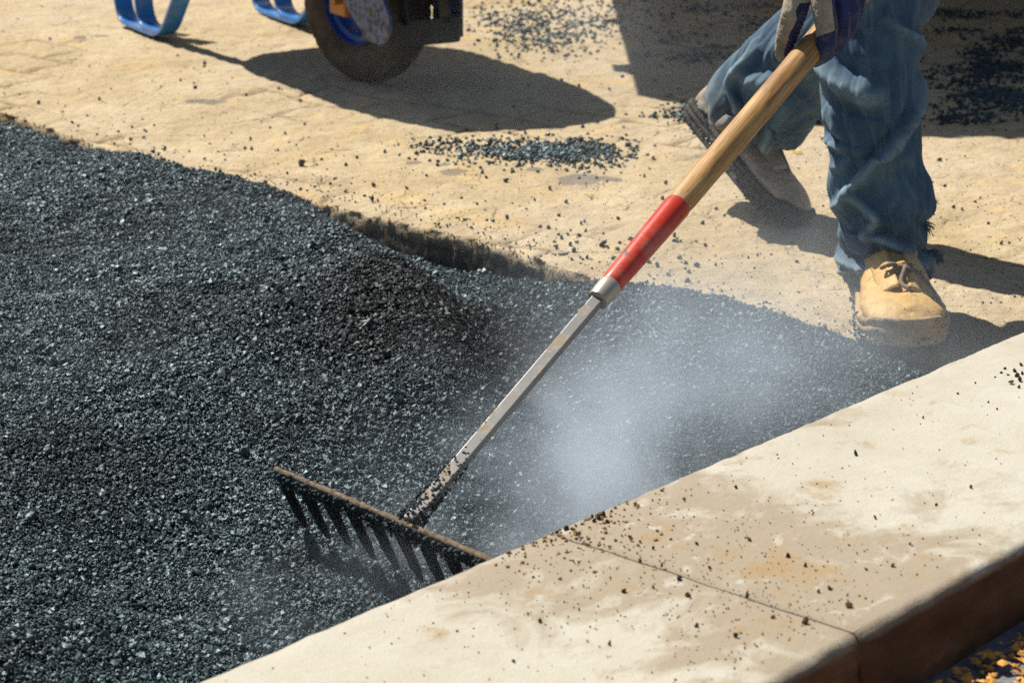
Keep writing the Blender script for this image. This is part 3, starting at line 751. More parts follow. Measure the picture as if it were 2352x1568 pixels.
# --- trouser legs: rings of (column, row, half-vector) measured at a distance, folded like worn cloth
def leg_tube(rings, nt, nth, folds, extra=None, seed=0):
    """rings: (cx, cy, hx, hy, Y, depth radius); the cloth is modelled around that axis. folds: (points, height, width, skew)"""
    Rg = spline(rings, nt); V = np.zeros((nt, nth, 3)); PX = np.zeros((nt, nth, 2)); Nn = np.zeros((nt, nth, 3)); FR = np.zeros((nt, nth))
    for i, (cx, cy, hx, hy, Y, dr) in enumerate(Rg):
        c = np.array(AY(cx, cy, Y)); hv = np.array(AY(cx + hx, cy + hy, Y)) - c
        ax = hv / np.linalg.norm(hv)
        i0, i1 = max(i - 1, 0), min(i + 1, nt - 1)
        t = np.array(AY(Rg[i1][0], Rg[i1][1], Rg[i1][4])) - np.array(AY(Rg[i0][0], Rg[i0][1], Rg[i0][4])); t = t / np.linalg.norm(t)
        bk = np.cross(ax, t); bk = bk / np.linalg.norm(bk)
        if bk[1] > 0: bk = -bk
        th = np.arange(nth) / nth * 2 * np.pi
        ct, st = np.cos(th), np.sin(th)
        V[i] = c + ct[:, None] * hv + st[:, None] * bk * dr
        nrm = ct[:, None] * ax * dr + st[:, None] * bk * np.linalg.norm(hv); Nn[i] = nrm / np.linalg.norm(nrm, axis=1)[:, None]
        PX[i, :, 0] = cx + hx * ct; PX[i, :, 1] = cy + hy * ct; FR[i] = st
    disp = np.zeros((nt, nth))
    px, py = PX[..., 0], PX[..., 1]
    front = sstep(-.15, .25, FR)
    wear_and_light = np.zeros((nt, nth))
    for fo in folds:
        pts, hgt, wd, skew = fo[:4]; lit = fo[4] if len(fo) > 4 else 0
        P = spline(pts, max(8, 6 * len(pts))); best = np.full(px.shape, 1e9); side = np.zeros(px.shape); ts = np.zeros(px.shape)
        m = len(P) - 1
        for k, (p, q) in enumerate(zip(P[:-1], P[1:])):
            dx, dy = q - p; L2 = dx * dx + dy * dy + 1e-9
            t = np.clip(((px - p[0]) * dx + (py - p[1]) * dy) / L2, 0, 1); ex, ey = px - p[0] - t * dx, py - p[1] - t * dy
            d = np.hypot(ex, ey); s_ = np.sign(dx * ey - dy * ex); mm = d < best
            best = np.where(mm, d, best); side = np.where(mm, s_, side); ts = np.where(mm, (k + t) / m, ts)
        tap = np.sin(np.pi * np.clip(ts * .8 + .1, 0, 1)) ** .6
        wd = wd * .86; ww = np.where(side > 0, wd * (1 + skew), wd * (1 - skew))
        disp += front * hgt * tap * np.exp(-(best / ww) ** 2)
        if lit:
            sd_ = best * side * lit; disp -= front * hgt * .85 * tap * np.exp(-((sd_ - 1.7 * wd) / (wd * 1.25)) ** 2)
        if hgt > .006: wear_and_light += front * tap * np.exp(-(best / (wd * .55)) ** 2) * min(1, hgt / .014)  # ridge mask for worn cloth and painted sunlight
    X, Y_, Z_ = V[..., 0], V[..., 1], V[..., 2]
    ang = np.arange(nth) / nth * 2 * np.pi
    tt = np.arange(nt)[:, None] / nt + 0 * ang[None]
    disp += .0050 * fbm(np.cos(ang)[None] * 2.2 + tt * 2.0 + seed, np.sin(ang)[None] * 2.2 + tt * 5, 1.5, 4, seed) + .0012 * fbm(np.cos(ang)[None] * 7 + seed, np.sin(ang)[None] * 7 + tt * 16, 1.5, 3, seed + 5)
    q_ = fbm(np.cos(ang)[None] * 3 + tt * 1.5 + seed, np.sin(ang)[None] * 2 + tt * 5, 1.3, 2, seed + 11); disp += .0030 * (1 - np.abs(q_) * 3.2).clip(0, 1) ** 2.2 * sstep(-.2, .3, FR + .3); wear_and_light = np.clip(wear_and_light + .25 * (1 - np.abs(q_) * 6).clip(0, 1), 0, 1)
    if extra: disp += extra(px, py, FR, Z_)
    V = V + Nn * disp[..., None]
    f = []
    for i in range(nt - 1):
        for k in range(nth): f.append((i * nth + k, i * nth + (k + 1) % nth, (i + 1) * nth + (k + 1) % nth, (i + 1) * nth + k))
    return V.reshape(-1, 3), f, px.ravel(), py.ravel(), FR.ravel(), tt.ravel(), np.clip(wear_and_light, 0, 1).ravel()

YF = 3.27
FR_RINGS = [  # cuff upwards
    (2050, 652, 84, -18, YF - .010, .068), (2046, 636, 91, -14, YF - .006, .071), (2036, 612, 104, -8, YF, .075), (2028, 588, 104, -4, YF, .074), (2026, 566, 96, 0, YF, .072), (2028, 535, 95, 0, YF, .072), (2026, 505, 94, 0, YF, .073),
    (2030, 478, 108, 0, YF, .076), (2024, 448, 115, 0, YF, .078), (2019, 408, 111, 0, YF, .078), (2011, 370, 98, 0, YF, .078), (2008, 325, 104, 0, YF, .080), (2006, 280, 106, 0, YF - .005, .082), (2002, 230, 109, 0, YF - .01, .083),
    (2000, 185, 111, 0, YF - .015, .084), (1996, 140, 113, 0, YF - .01, .086), (1995, 90, 114, 0, YF, .088), (1996, 40, 106, 0, YF + .01, .090), (2000, -10, 106, 0, YF + .03, .092), (2008, -70, 112, 0, YF + .07, .095), (2020, -140, 118, 0, YF + .13, .10)]
FF = [
    ([(2114, 180), (2090, 222), (2055, 262), (2018, 299), (1981, 361), (1946, 410), (1926, 455), (1912, 492)], .015, 15, -.2, 1),
    ([(2112, 235), (2080, 285), (2045, 350), (2010, 410), (1985, 440)], -.006, 22, 0),
    ([(1880, 142), (1905, 174), (1948, 186), (2005, 189)], .016, 15, -.2, -1),
    ([(1900, 205), (1950, 212), (2010, 214)], -.007, 14, 0),
    ([(1888, 214), (1903, 228)], -.007, 10, 0), ([(1885, 240), (1912, 268), (1925, 285)], .008, 11, 0), ([(1898, 288), (1915, 300)], -.006, 10, 0),
    ([(1893, 318), (1918, 312), (1936, 304)], .010, 10, -.2, -1), ([(1900, 350), (1922, 342)], -.006, 11, 0), ([(1905, 385), (1925, 372), (1936, 350)], .007, 10, 0),
    ([(1938, 420), (1969, 447), (1996, 474), (1985, 500), (1973, 513)], .013, 13, .1, 0), ([(1954, 455), (1958, 475)], -.010, 14, 0),
    ([(1975, 520), (2014, 523), (2055, 548), (2080, 560)], .013, 12, -.2, -1), ([(1990, 549), (2030, 560), (2090, 572)], -.008, 10, 0),
    ([(1925, 566), (1975, 574), (2040, 560), (2120, 564)], -.009, 9, 0), ([(1918, 586), (1970, 590), (2040, 580), (2135, 590)], .012, 10, -.2, -1),
    ([(1922, 604), (1985, 606), (2050, 594), (2135, 606)], -.009, 8, 0), ([(1924, 618), (1950, 628), (1972, 620)], .009, 9, 0), ([(1940, 628), (2010, 622), (2060, 606), (2130, 618)], .005, 9, 0),
    ([(1952, 55), (2001, 27), (2034, -5)], .020, 22, -.2, -1), ([(2014, 66), (2051, 94), (2110, 107)], .011, 18, 0, -1), ([(2030, 40), (2080, 60)], -.007, 22, 0), ([(1950, 110), (2020, 130), (2100, 150)], -.006, 28, 0),
    ([(2060, 330), (2090, 380), (2125, 420)], .006, 22, 0), ([(2080, 470), (2110, 500)], -.008, 18, 0), ([(1930, 520), (1936, 545)], .006, 10, 0), ([(2000, 410), (2050, 430), (2100, 470)], .004, 25, 0)]
def ff_extra(px, py, fr, z):
    band = sstep(634, 640, py + (px - 2050) * .20 - 0) * (fr > -.3)
    arch = 0
    return .0018 * band + arch
BK_RINGS = [(1716, 287, 110, 42, 3.80, .075), (1727, 272, 112, 46, 3.80, .077), (1742, 252, 104, 56, 3.79, .076), (1764, 222, 96, 72, 3.78, .075), (1795, 186, 84, 76, 3.76, .075), (1846, 132, 76, 78, 3.74, .077), (1950, 48, 76, 80, 3.68, .082), (2055, -40, 78, 78, 3.62, .09)]
FB = [([(1745, 95), (1705, 142), (1692, 175), (1700, 215)], .015, 14, .2, 1), ([(1660, 190), (1680, 215), (1705, 235)], -.008, 14, 0), ([(1715, 150), (1722, 190), (1735, 225)], -.009, 13, 0),
      ([(1640, 205), (1662, 245), (1672, 275)], .013, 13, 0, 1), ([(1770, 330), (1766, 285), (1772, 250)], .012, 10, 0, -1), ([(1790, 140), (1760, 150), (1720, 140)], .010, 16, 0, 1),
      ([(1790, 300), (1830, 285), (1850, 275)], -.008, 12, 0), ([(1720, 292), (1770, 314), (1820, 310)], .005, 8, 0), ([(1710, 275), (1750, 296), (1800, 305)], -.007, 7, 0), ([(1840, 160), (1870, 210), (1880, 240)], .006, 18, 0)]
def build_jeans():
    V, Fc, dirt, seam, hem, wear_and_light = [], [], [], [], [], []
    def add(v, f, d, s_, h_, we=None):
        wear_and_light.extend(we if we is not None else np.zeros(len(v)))
        n = len(V); V.extend(map(tuple, v)); Fc.extend(tuple(i + n for i in q) for q in f); dirt.extend(d); seam.extend(s_); hem.extend(h_)
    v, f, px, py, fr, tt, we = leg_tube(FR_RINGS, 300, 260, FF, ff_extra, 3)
    # cuff arches up over the instep
    k = np.clip(1 - tt / .10, 0, 1) ** 1.5
    v[:, 2] += k * (.010 * np.clip(fr, 0, 1) * np.exp(-((px - 2075) / 55.) ** 2) - .004)
    sx = np.interp(py, [100, 185, 205, 263, 400, 470], [1949, 1950, 1937, 1937, 1948, 1946]); sl = np.abs(px - sx)
    on = (fr > 0) * (py > 100) * (py < 415)
    seam_ = on * np.clip(1 - np.abs(sl - 0) / 2.6, 0, 1)
    hem_ = np.clip(1 - np.abs(tt - .013) / .030, 0, 1) ** .3
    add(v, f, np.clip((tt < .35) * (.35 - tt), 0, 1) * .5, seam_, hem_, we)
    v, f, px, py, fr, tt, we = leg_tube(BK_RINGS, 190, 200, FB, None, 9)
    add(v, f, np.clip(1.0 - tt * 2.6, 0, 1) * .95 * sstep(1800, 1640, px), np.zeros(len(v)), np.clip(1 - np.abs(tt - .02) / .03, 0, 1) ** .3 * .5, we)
    # thighs and seat above the knees
    kf = AY(2012, -110, YF + .11); kb = AY(2045, -30, 3.63); hf = Vector((.70, 3.60, .86)); hb = Vector((.50, 3.72, .86))
    v, f = blob_chain([[(kf, .088), (hf, .105)], [(kb, .086), (hb, .105)], [(hf, .11), (hb, .11)], [(hf + Vector((-.05, 0, .05)), .12), (hf + Vector((-.06, -.05, .12)), .125)], [(hb + Vector((.05, 0, .05)), .12), (hb + Vector((.06, -.05, .12)), .125)]], .012, 6)
    add(v, f, np.zeros(len(v)), np.zeros(len(v)), np.zeros(len(v)))
    o = mesh_obj("jeans", V, Fc, DENIM); set_attr(o.data, "dirt", dirt); set_attr(o.data, "seam", seam); set_attr(o.data, "hem", hem); set_attr(o.data, "wear_and_light", wear_and_light); pput(o)
    sol = o.modifiers.new("cloth", 'SOLIDIFY'); sol.thickness = .0022; sol.offset = -1
    # torn threads: at the tear on the right, on the torn flap, along the front hem, along the back hem
    def threads(fn, n):
        th = MB()
        for k in range(n):
            p, d, ln, r = fn(); P = [Vector(p)]; d = Vector(d).normalized()
            for k in range(4): P.append(P[-1] + d * ln / 4); d = (d + Vector((random.gauss(0, .35), random.gauss(0, .3), random.gauss(-.18, .3)))).normalized()
            th.add(*sweep(P, circ(5, r), (.2, .9, .1), [1, 1, .9, .8, .6]))
        pput(th.build("frayed_threads", THREAD))
    u = random.uniform
    threads(lambda: (AY(random.gauss(2110, 4), random.gauss(503, 4), YF - .02 - u(-.015, .015)), (u(.2, 1), u(-.3, .3), u(-1, -.1)), u(.014, .030), u(.0006, .0011)), 70)
    def f1():
        yy = u(572, 600); return AY(2136 + (yy - 572) * .3 + u(0, 14), yy, YF + u(-.012, .012)), (1, u(-.4, .4), u(-.8, .5)), u(.005, .013), u(.0004, .0009)
    threads(f1, 150)
    def f2():
        t = u(0, 1); return AY(1938 + 28 * t, 632 + 34 * t, YF - .02 - .03 * t), (-.5, -.2, -1), u(.003, .009), .0005
    threads(f2, 60)
    def f3():
        t = u(0, 1); return AY(1608 + 28 * t, 237 + 70 * t, 3.79), (-.6, -.3, -.7), u(.004, .010), .0005
    threads(f3, 60)
    # torn flap sticking out at the ankle
    fl = MB(); V = []; Fc = []
    for i in range(14):
        for j in range(12):
            t, u = i / 13, j / 11; q = AY(2108 + 44 * t, 572 + 26 * u + 6 * t, YF - .030 + .03 * t + .006 * math.sin(u * 7 + t * 3)); q += Vector((.003 * n3((i * .6, j * .6, 3), .8), .006 * n3((i * .5, j * .4, 9), .7), .002 * n3((i * .5, j * .9, 1), .9))); V.append(q)
    for i in range(13):
        for j in range(11): Fc.append((i * 12 + j, i * 12 + j + 1, (i + 1) * 12 + j + 1, (i + 1) * 12 + j))
    o = fl.add(V, Fc).build("torn_flap", DENIM, None, True); sm = o.modifiers.new("t", 'SOLIDIFY'); sm.thickness = .002; pput(o)
build_jeans()

# --- boots
def build_boot(name, M, leather, solem, shaft_dir, label=None, bend=0.0, laced=True, gritn=260):
    """local frame: x forward from the heel, y to the wearer's inner side, z up"""
    secs = [  # x, inner, outer, top, roundness
        (0.000, .020, -.020, .080), (.006, .030, -.030, .092), (.020, .037, -.036, .102), (.050, .041, -.040, .106), (.085, .042, -.042, .104), (.115, .044, -.045, .096), (.140, .047, -.048, .086),
        (.165, .051, -.051, .076), (.190, .0545, -.0535, .069), (.215, .0565, -.0545, .066), (.238, .0565, -.053, .0635), (.258, .054, -.048, .0590), (.274, .049, -.040, .0530), (.286, .041, -.029, .0465), (.295, .030, -.016, .041), (.3005, .016, -.004, .036)]
    Sx = spline(secs, 130); n = 100; V = []; Fc = []; line = []
    def prof(x, yi, yo, top, low):
        c = (yi + yo) / 2; hw = (yi - yo) / 2; out = []
        for k in range(n):
            t = 2 * math.pi * k / n; cs, sn = math.cos(t), math.sin(t)
            e = 2 / 2.7 if sn < 0 else 2 / 2.15
            y = c + hw * math.copysign(abs(cs) ** e, cs) * (1 - .10 * max(0, sn) ** 2)
            z = low + (top - low) * (.42 + (.58 * abs(sn) ** e if sn > 0 else -.42 * abs(sn) ** e))
            out.append((x, y, z))
        return out
    def bent(p):
        p = Vector(p)
        if bend and p.x > .20:
            r = (p.x - .20); a = bend * min(1, r / .05); p = Vector((.20 + math.cos(a) * r, p.y, p.z + math.sin(a) * r))
        return p
    for i, (x, yi, yo, top) in enumerate(Sx):
        for (a, b, c) in prof(x, yi, yo, top, .024):
            nrm = Vector((0, b, c - .05)).normalized()
            cre = .0026 * math.exp(-((a - .214 - .10 * (c - .07)) / .006) ** 2) + .0022 * math.exp(-((a - .226 - .15 * (c - .07)) / .005) ** 2)
            cap = .0016 * sstep(.240, .244, a) * 1.0
            k = .0022 * n3((a, b, c), 30, 3) - (cre if c > .045 else 0) + float(cap)
            zz = c - .03
            q1 = abs(a - (.150 + .55 * zz * (1 if c < .06 else .6))); q2 = abs(a - (.158 + .55 * zz * (1 if c < .06 else .6)))
            q3 = abs(math.hypot(a - .262, (b + .012) * .7) - .030); q4 = abs(a - .252 - .010 * math.sin(c * 90)) + (0 if -.006 < b + .020 < .014 else 1)
            ln_ = max(math.exp(-(q1 / .0011) ** 2), .7 * math.exp(-(q2 / .0008) ** 2), .9 * math.exp(-(q4 / .0010) ** 2) if c > .045 else 0)
            ln_ = max(ln_, .55 * math.exp(-((c - .034 - .004 * math.sin(a * 60)) / .0016) ** 2))
            k -= .0009 * ln_ + .0016 * math.exp(-((a - .205 - .3 * (b + .05)) / .003) ** 2) * (c > .04) + .0012 * math.exp(-((a - .236 + .25 * (b - .01)) / .0028) ** 2) * (c > .045)
            line.append(ln_)
            V.append(bent(Vector((a, b, c)) + nrm * k))
    m = len(Sx)
    for i in range(m - 1):
        for k in range(n): Fc.append((i * n + k, i * n + (k + 1) % n, (i + 1) * n + (k + 1) % n, (i + 1) * n + k))
    Fc.append(tuple(range(n))[::-1]); Fc.append(tuple(range((m - 1) * n, m * n)))
    up = MB().add(V, Fc)
    # shaft round the ankle, leaning with the shin
    sh = []; ns = 18; dv = Vector(shaft_dir).normalized()
    for i in range(ns):
        t = i / (ns - 1); c = Vector((.062, 0, .070)) + dv * (.095 * t)
        for k in range(n):
            a = 2 * math.pi * k / n; rx, ry = .056 - .006 * t, .044 - .001 * t
            p = c + Vector((rx * math.cos(a), ry * math.sin(a), 0)); p += Vector((math.cos(a), math.sin(a), 0)) * .003 * n3((p.x, p.y, p.z * 1.5), 35, 3); sh.append(p)
    f2 = [(i * n + k, i * n + (k + 1) % n, (i + 1) * n + (k + 1) % n, (i + 1) * n + k) for i in range(ns - 1) for k in range(n)] + [tuple(range((ns - 1) * n, ns * n))]
    up.add(sh, f2)
    o = up.build(name, leather, None, True); set_attr(o.data, 'line', line + [0] * (len(o.data.vertices) - len(line))); o.data.transform(M); pput(o)
    if label: o['label'] = label
    sub = lambda mb, nm, mat, sm=True: (lambda q: (q.data.transform(PINV @ M), setattr(q, 'parent', o), q)[2])(mb.build(nm, mat, None, sm))
    # sole with its welt and grooves
    V = []; Fc = []; lay = [(.000, .001), (.004, .004), (.010, .0045), (.0115, .0025), (.0135, .0025), (.015, .0055), (.0215, .0058), (.0228, .0032), (.0245, .0032), (.026, .0062), (.0325, .0060), (.0345, .0025), (.033, -.006)]
    base = []
    xs = Sx
    left = [(x, yi) for x, yi, yo, t in xs]; right = [(x, yo) for x, yi, yo, t in xs][::-1]
    outl = left + right; no = len(outl); ol = np.array(outl); cen = ol.mean(0)
    nx = np.roll(ol, -1, 0) - np.roll(ol, 1, 0); nr = np.stack([nx[:, 1], -nx[:, 0]], 1); nr /= np.linalg.norm(nr, axis=1)[:, None] + 1e-9
    if ((ol - cen) * nr).sum() < 0: nr = -nr
    for z, off in lay:
        for q in range(no):
            p = ol[q] + nr[q] * off; toe = float(sstep(.245, .30, p[0])); rise = .008 * toe
            lump = .0012 * n3((p[0], p[1], z), 60, 2)
            V.append(bent(Vector((p[0] + nr[q][0] * lump, p[1] + nr[q][1] * lump, z * (1 + .22 * float(sstep(.262, .285, p[0])) * (z > .02)) + rise * .35))))
    for i in range(len(lay) - 1):
        for q in range(no): Fc.append((i * no + q, i * no + (q + 1) % no, (i + 1) * no + (q + 1) % no, (i + 1) * no + q))
    Fc.append(tuple(range(no))[::-1])
    sub(MB().add(V, Fc), "sole", solem)
    # tongue, eyelet flaps, lace
    fl = MB()
    for sg in (-1, 1):
        V = []; Fc = []
        for i in range(12):
            t = i / 11; x = .125 + .098 * t; zc = float(np.interp(x, [p[0] for p in secs], [p[3] for p in secs]))
            for j in range(8):
                u = j / 7; y = sg * (.006 + .006 * (1 - t) + .022 * u); lift = .010 * (1 - u) ** 1.2 * math.sin(math.pi * min(1, t * .8 + .15))
                V.append((x - .004 * u, y, zc + .003 + lift - .35 * (y * 10) ** 2 * .05 - .010 * u * u))
        for i in range(11):
            for j in range(7): Fc.append((i * 8 + j, i * 8 + j + 1, (i + 1) * 8 + j + 1, (i + 1) * 8 + j))
        fl.add(V, Fc)
    q = sub(fl, "eyelet_flap", leather); sm = q.modifiers.new("t", 'SOLIDIFY'); sm.thickness = .0035; sm.offset = 1
    if laced:
        lc = MB(); top = lambda x: float(np.interp(x, [p[0] for p in secs], [p[3] for p in secs]))
        for pts in ([(0.170, .016, .016), (0.180, 0, .019), (0.190, -.014, .015)], [(0.190, .016, .014), (0.180, 0, .017), (0.170, -.016, .014)],
                    [(0.184, -.006, .022), (0.200, -.002, .020), (0.214, .004, .010), (0.224, .001, .006), (0.232, -.006, .005)], [(0.184, .004, .022), (0.198, -.018, .018), (0.222, -.033, .004), (0.240, -.040, -.006), (0.250, -.045, -.014)],
                    [(0.182, .004, .020), (0.188, .016, .024), (0.184, .026, .017), (0.176, .020, .016)]):
            P = [(x, y, top(x) + dz) for x, y, dz in pts]; P = spline(P, 14).tolist(); lc.add(*sweep(P, circ(8, .0031), (.1, .2, 1)))
        sub(lc, "lace", LACE)
        kn = MB().add(*blob_chain([[((.182, .004, top(.182) + .020), .005), ((.184, -.003, top(.182) + .023), .0045)]], .0015, 2)); sub(kn, "lace_knot", LEAFO)
    # tar and grit stuck to the sole's edge
    gm = stone_mesh("g", TAR, 51, 1, .5); gr = MB(); gv = [v.co.copy() for v in gm.vertices]; gf = [tuple(p.vertices) for p in gm.polygons]
    for k in range(gritn):
        q = random.randrange(no); z = abs(random.gauss(0, .010)); 
        if ol[q][1] < 0 and random.random() < .6: continue
        p = ol[q] + nr[q] * (.004 + random.uniform(-.002, .004)); Rr = Matrix.Rotation(random.random() * 6, 3, 'X') @ Matrix.Rotation(random.random() * 6, 3, 'Z'); r = random.uniform(.0016, .0042)
        c = bent((p[0], p[1], z)); gr.add([c + Rr @ g_ * r for g_ in gv], gf)
    sub(gr, "stuck_grit", GRAIN, False)
    return o
# front boot flat on the pavement, toe towards the trench; back boot on its toe, heel lifted
fw = Vector((-.02, -1, 0)).normalized()
heel = Vector((.549, 3.306, .004))
Mf = Matrix(((fw.x, -1, 0, heel.x), (fw.y, fw.x, 0, heel.y), (0, 0, 1, heel.z), (0, 0, 0, 1)))
inn_ = Vector((-1, .02, 0)).normalized()
Mf = Matrix(((fw.x, inn_.x, 0, heel.x), (fw.y, inn_.y, 0, heel.y), (0, 0, 1, heel.z), (0, 0, 0, 1)))
Mf = Mf @ Matrix.Rotation(R(-3), 4, "Y") @ Matrix.Diagonal((1.03, 1.04, 1.0, 1))
build_boot("boot", Mf, LEATH, SOLE, (-.55, .16, 1), "clean tan boot planted flat in front, lace ends hanging over the toe")
hb_ = AY(1584, 268, 3.955); tb_ = Vector((.452, 3.765, .006)); fb = (tb_ - hb_).normalized()
uz = Vector((.60, -.22, .70)); uz = (uz - fb * uz.dot(fb)).normalized(); yb = uz.cross(fb).normalized()
Mb = Matrix(((fb.x, yb.x, uz.x, hb_.x), (fb.y, yb.y, uz.y, hb_.y), (fb.z, yb.z, uz.z, hb_.z), (0, 0, 0, 1)))
build_boot("boot", Mb, LEATHD, SOLED, (.10, 0, 1), "dusty brown back boot standing on its toe with the heel raised", .0, False, 420)

# --- gloved hand closed round the handle
def hand_mesh():
    YH = 3.05; A = lambda x, y, dy: AY(x, y, YH + dy)
    r = .0135
    thumb = [(A(1846, -70, .012), .021), (A(1836, -14, -.012), .0195), (A(1824, 32, -.020), .0180), (A(1810, 76, -.014), .0158), (A(1800, 112, -.004), .0128), (A(1798, 126, .004), .0105)]
    index = [(A(1885, -75, -.016), .0185), (A(1886, -28, -.028), .0172), (A(1893, 24, -.036), .0162), (A(1899, 62, -.038), .0155), (A(1899, 96, -.034), .0148), (A(1890, 122, -.020), .0138), (A(1872, 134, -.004), .0128)]
    mid = [(A(1922, -75, .004), .0175), (A(1928, -16, -.008), .0160), (A(1931, 36, -.012), .0148), (A(1930, 74, -.010), .0140), (A(1919, 104, .002), .0130), (A(1899, 120, .014), .0120)]
    ring = [(A(1948, -80, .014), .0165), (A(1953, -22, .002), .0145), (A(1955, 22, -.002), .0132), (A(1950, 58, .004), .0124), (A(1934, 84, .014), .0115)]
    pink = [(A(1968, -80, .024), .015), (A(1972, -20, .010), .0125), (A(1969, 22, .006), .0112), (A(1963, 42, .006), .0105)]
    palm = [(A(1880, -140, .012), .036), (A(1892, -95, .002), .034)]
    palm2 = [(A(1935, -130, .018), .033), (A(1938, -92, .006), .029)]
    web = [(A(1850, -80, .006), .024), (A(1880, -62, .002), .021)]
    wrist = [(A(1908, -125, .018), .034), (A(1945, -200, .07), .031), (A(2010, -300, .15), .035)]
    v, f = blob_chain([thumb, index, mid, ring, pink, palm, palm2, web, wrist], .0015, 3)
    V = np.array([tuple(p) for p in v])
    # the rubber coat covers the palm side and the finger tips
    coat = np.zeros(len(V)); best = np.full(len(V), 1e9); x, y, z = V.T
    Zc = y * CP - (z - H) * SP; px = CX + F * x / Zc; py = CY - F * (y * SP + (z - H) * CP) / Zc
    for nm, ch in (("t", thumb), ("i", index), ("m", mid), ("r", ring), ("p", pink), ("w", palm + wrist)):
        for (p, ra), (q, rb) in zip(ch[:-1], ch[1:]):
            p_, q_ = np.array(p), np.array(q); d = q_ - p_; t = np.clip(((V - p_) @ d) / (d @ d), 0, 1); c = p_ + t[:, None] * d
            dist = np.linalg.norm(V - c, axis=1) - (ra + (rb - ra) * t); m = dist < best
            best = np.where(m, dist, best); off = V - c; rr = ra + (rb - ra) * t
            if nm == "t": k = sstep(-.25, .35, (off[:, 0] + .35 * off[:, 2]) / rr + .25 * np.clip((py - 40) / 60, -1, 1)) * (py > 8)
            elif nm == "i": k = np.maximum(sstep(.35, .75, off[:, 0] / rr), sstep(68, 84, py + 10 * off[:, 0] / rr))
            elif nm == "m": k = np.maximum(sstep(-.9, -.2, off[:, 0] / rr), sstep(10, 30, py))
            elif nm in "rp": k = np.ones(len(V)) * (py > -60)
            else: k = (off[:, 1] > .012) * 1.0
            coat = np.where(m, k, coat)
    o = mesh_obj("glove", V.tolist(), f, GLOVE); set_attr(o.data, "coat", coat); pput(o)
    # wrinkles across the thumb and knuckles are in the mesh
    nr = [n_.vector.copy() for n_ in o.data.vertex_normals]
    for i, vt in enumerate(o.data.vertices):
        k = .0007 * n3((V[i][0], V[i][1], V[i][2]), 120, 3) + .0007 * math.sin(py[i] * .62 - px[i] * .25 + 4 * n3(V[i], 40, 2)) * (coat[i] > .2) * (px[i] < 1850)
        vt.co += nr[i] * k
    o['label'] = "beige knit glove with a blue rubber coated palm, closed round the handle"
hand_mesh()
# second glove farther up the handle
ph = RK_O + RK_S * (RK_ALONG(1880) + .60); b2 = [ph + Vector((-.03, -.02, .035)), ph + Vector((-.06, .02, .12))]
ch = [[(b2[0], .036), (b2[1], .034)]]
sdv = RK_S.cross(Vector((0, 0, 1))).normalized()
for k in range(4):
    c0 = ph + RK_S * (.035 - .024 * k); u2 = sdv.cross(RK_S).normalized()
    ch.append([(c0 + u2 * .032 - sdv * .012, .0135)] + [(c0 + (u2 * math.cos(t) + sdv * math.sin(t)) * .031, .0125) for t in (.4, 1.2, 2.0, 2.8)])
ch.append([(ph - RK_S * .03 + u2 * .035 - sdv * .02, .015)] + [(ph - RK_S * .045 + (u2 * math.cos(t) + sdv * math.sin(t)) * .031, .0135) for t in (-.6, -1.4, -2.2)])
v, f = blob_chain(ch, .0028, 4); o = mesh_obj("glove", v, f, GLOVE); set_attr(o.data, "coat", [0.3] * len(v)); pput(o)

# --- body (above the picture)
sh_l, sh_r = Vector((.74, 3.26, 1.36)), Vector((.36, 3.36, 1.36)); pel = Vector((.60, 3.66, .92)); che = Vector((.56, 3.36, 1.24)); nk = Vector((.53, 3.24, 1.46)); hdp = Vector((.50, 3.15, 1.60))
hl = AY(2010, -300, 3.20); el = Vector((.74, 3.36, .98)); er = Vector((.44, 3.22, 1.02)); hr = b2[1]
nt_ = Vector((-.35, -.75, -.55)).normalized()
bv, bf = blob_chain([[(pel, .13), (che, .15), (che + Vector((-.02, -.08, .12)), .12)], [(sh_l, .075), (che, .12), (sh_r, .075)], [(sh_l, .062), (el, .046), (hl, .034)], [(sh_r, .062), (er, .046), (hr, .034)], [(che + Vector((-.02, -.06, .12)), .08), (nk, .058), (hdp, .062)],
    [(hdp, .088), (hdp + Vector((0, .01, .05)), .092)], [(hdp + nt_ * .02 + Vector((0, 0, -.06)), .062), (hdp + nt_ * .05 + Vector((0, 0, -.085)), .038)], [(hdp + nt_ * .088 + Vector((0, 0, .01)), .012), (hdp + nt_ * .108 + Vector((0, 0, -.022)), .015)],
    [(hdp + Vector((.086, 0, -.01)), .014), (hdp + Vector((.090, .01, .022)), .016)], [(hdp + Vector((-.086, .03, -.01)), .014), (hdp + Vector((-.090, .04, .022)), .016)], [(hdp + nt_ * .078 + Vector((-.03, 0, .03)), .014), (hdp + nt_ * .08 + Vector((.03, 0, .03)), .014)],
    [(hdp + nt_ * .088 + Vector((-.018, 0, -.055)), .009), (hdp + nt_ * .088 + Vector((.018, 0, -.055)), .009)]], .008, 5)
pput(mesh_obj("body", bv, bf, SKIN))
bv, bf = blob_chain([[(pel + Vector((0, 0, .03)), .142), (che, .162), (che + Vector((-.02, -.08, .11)), .125)], [(sh_l, .088), (che, .13), (sh_r, .088)], [(sh_l, .078), (el, .062), (el.lerp(hl, .7), .050)], [(sh_r, .078), (er, .062), (er.lerp(hr, .7), .050)]], .010, 5)
pput(mesh_obj("shirt", bv, bf, SHIRT))
bv, bf = blob_chain([[(hdp + Vector((0, .035, .03)), .088), (hdp + Vector((0, .02, .065)), .090)]], .008, 4); pput(mesh_obj("hair", bv, bf, HAIR))

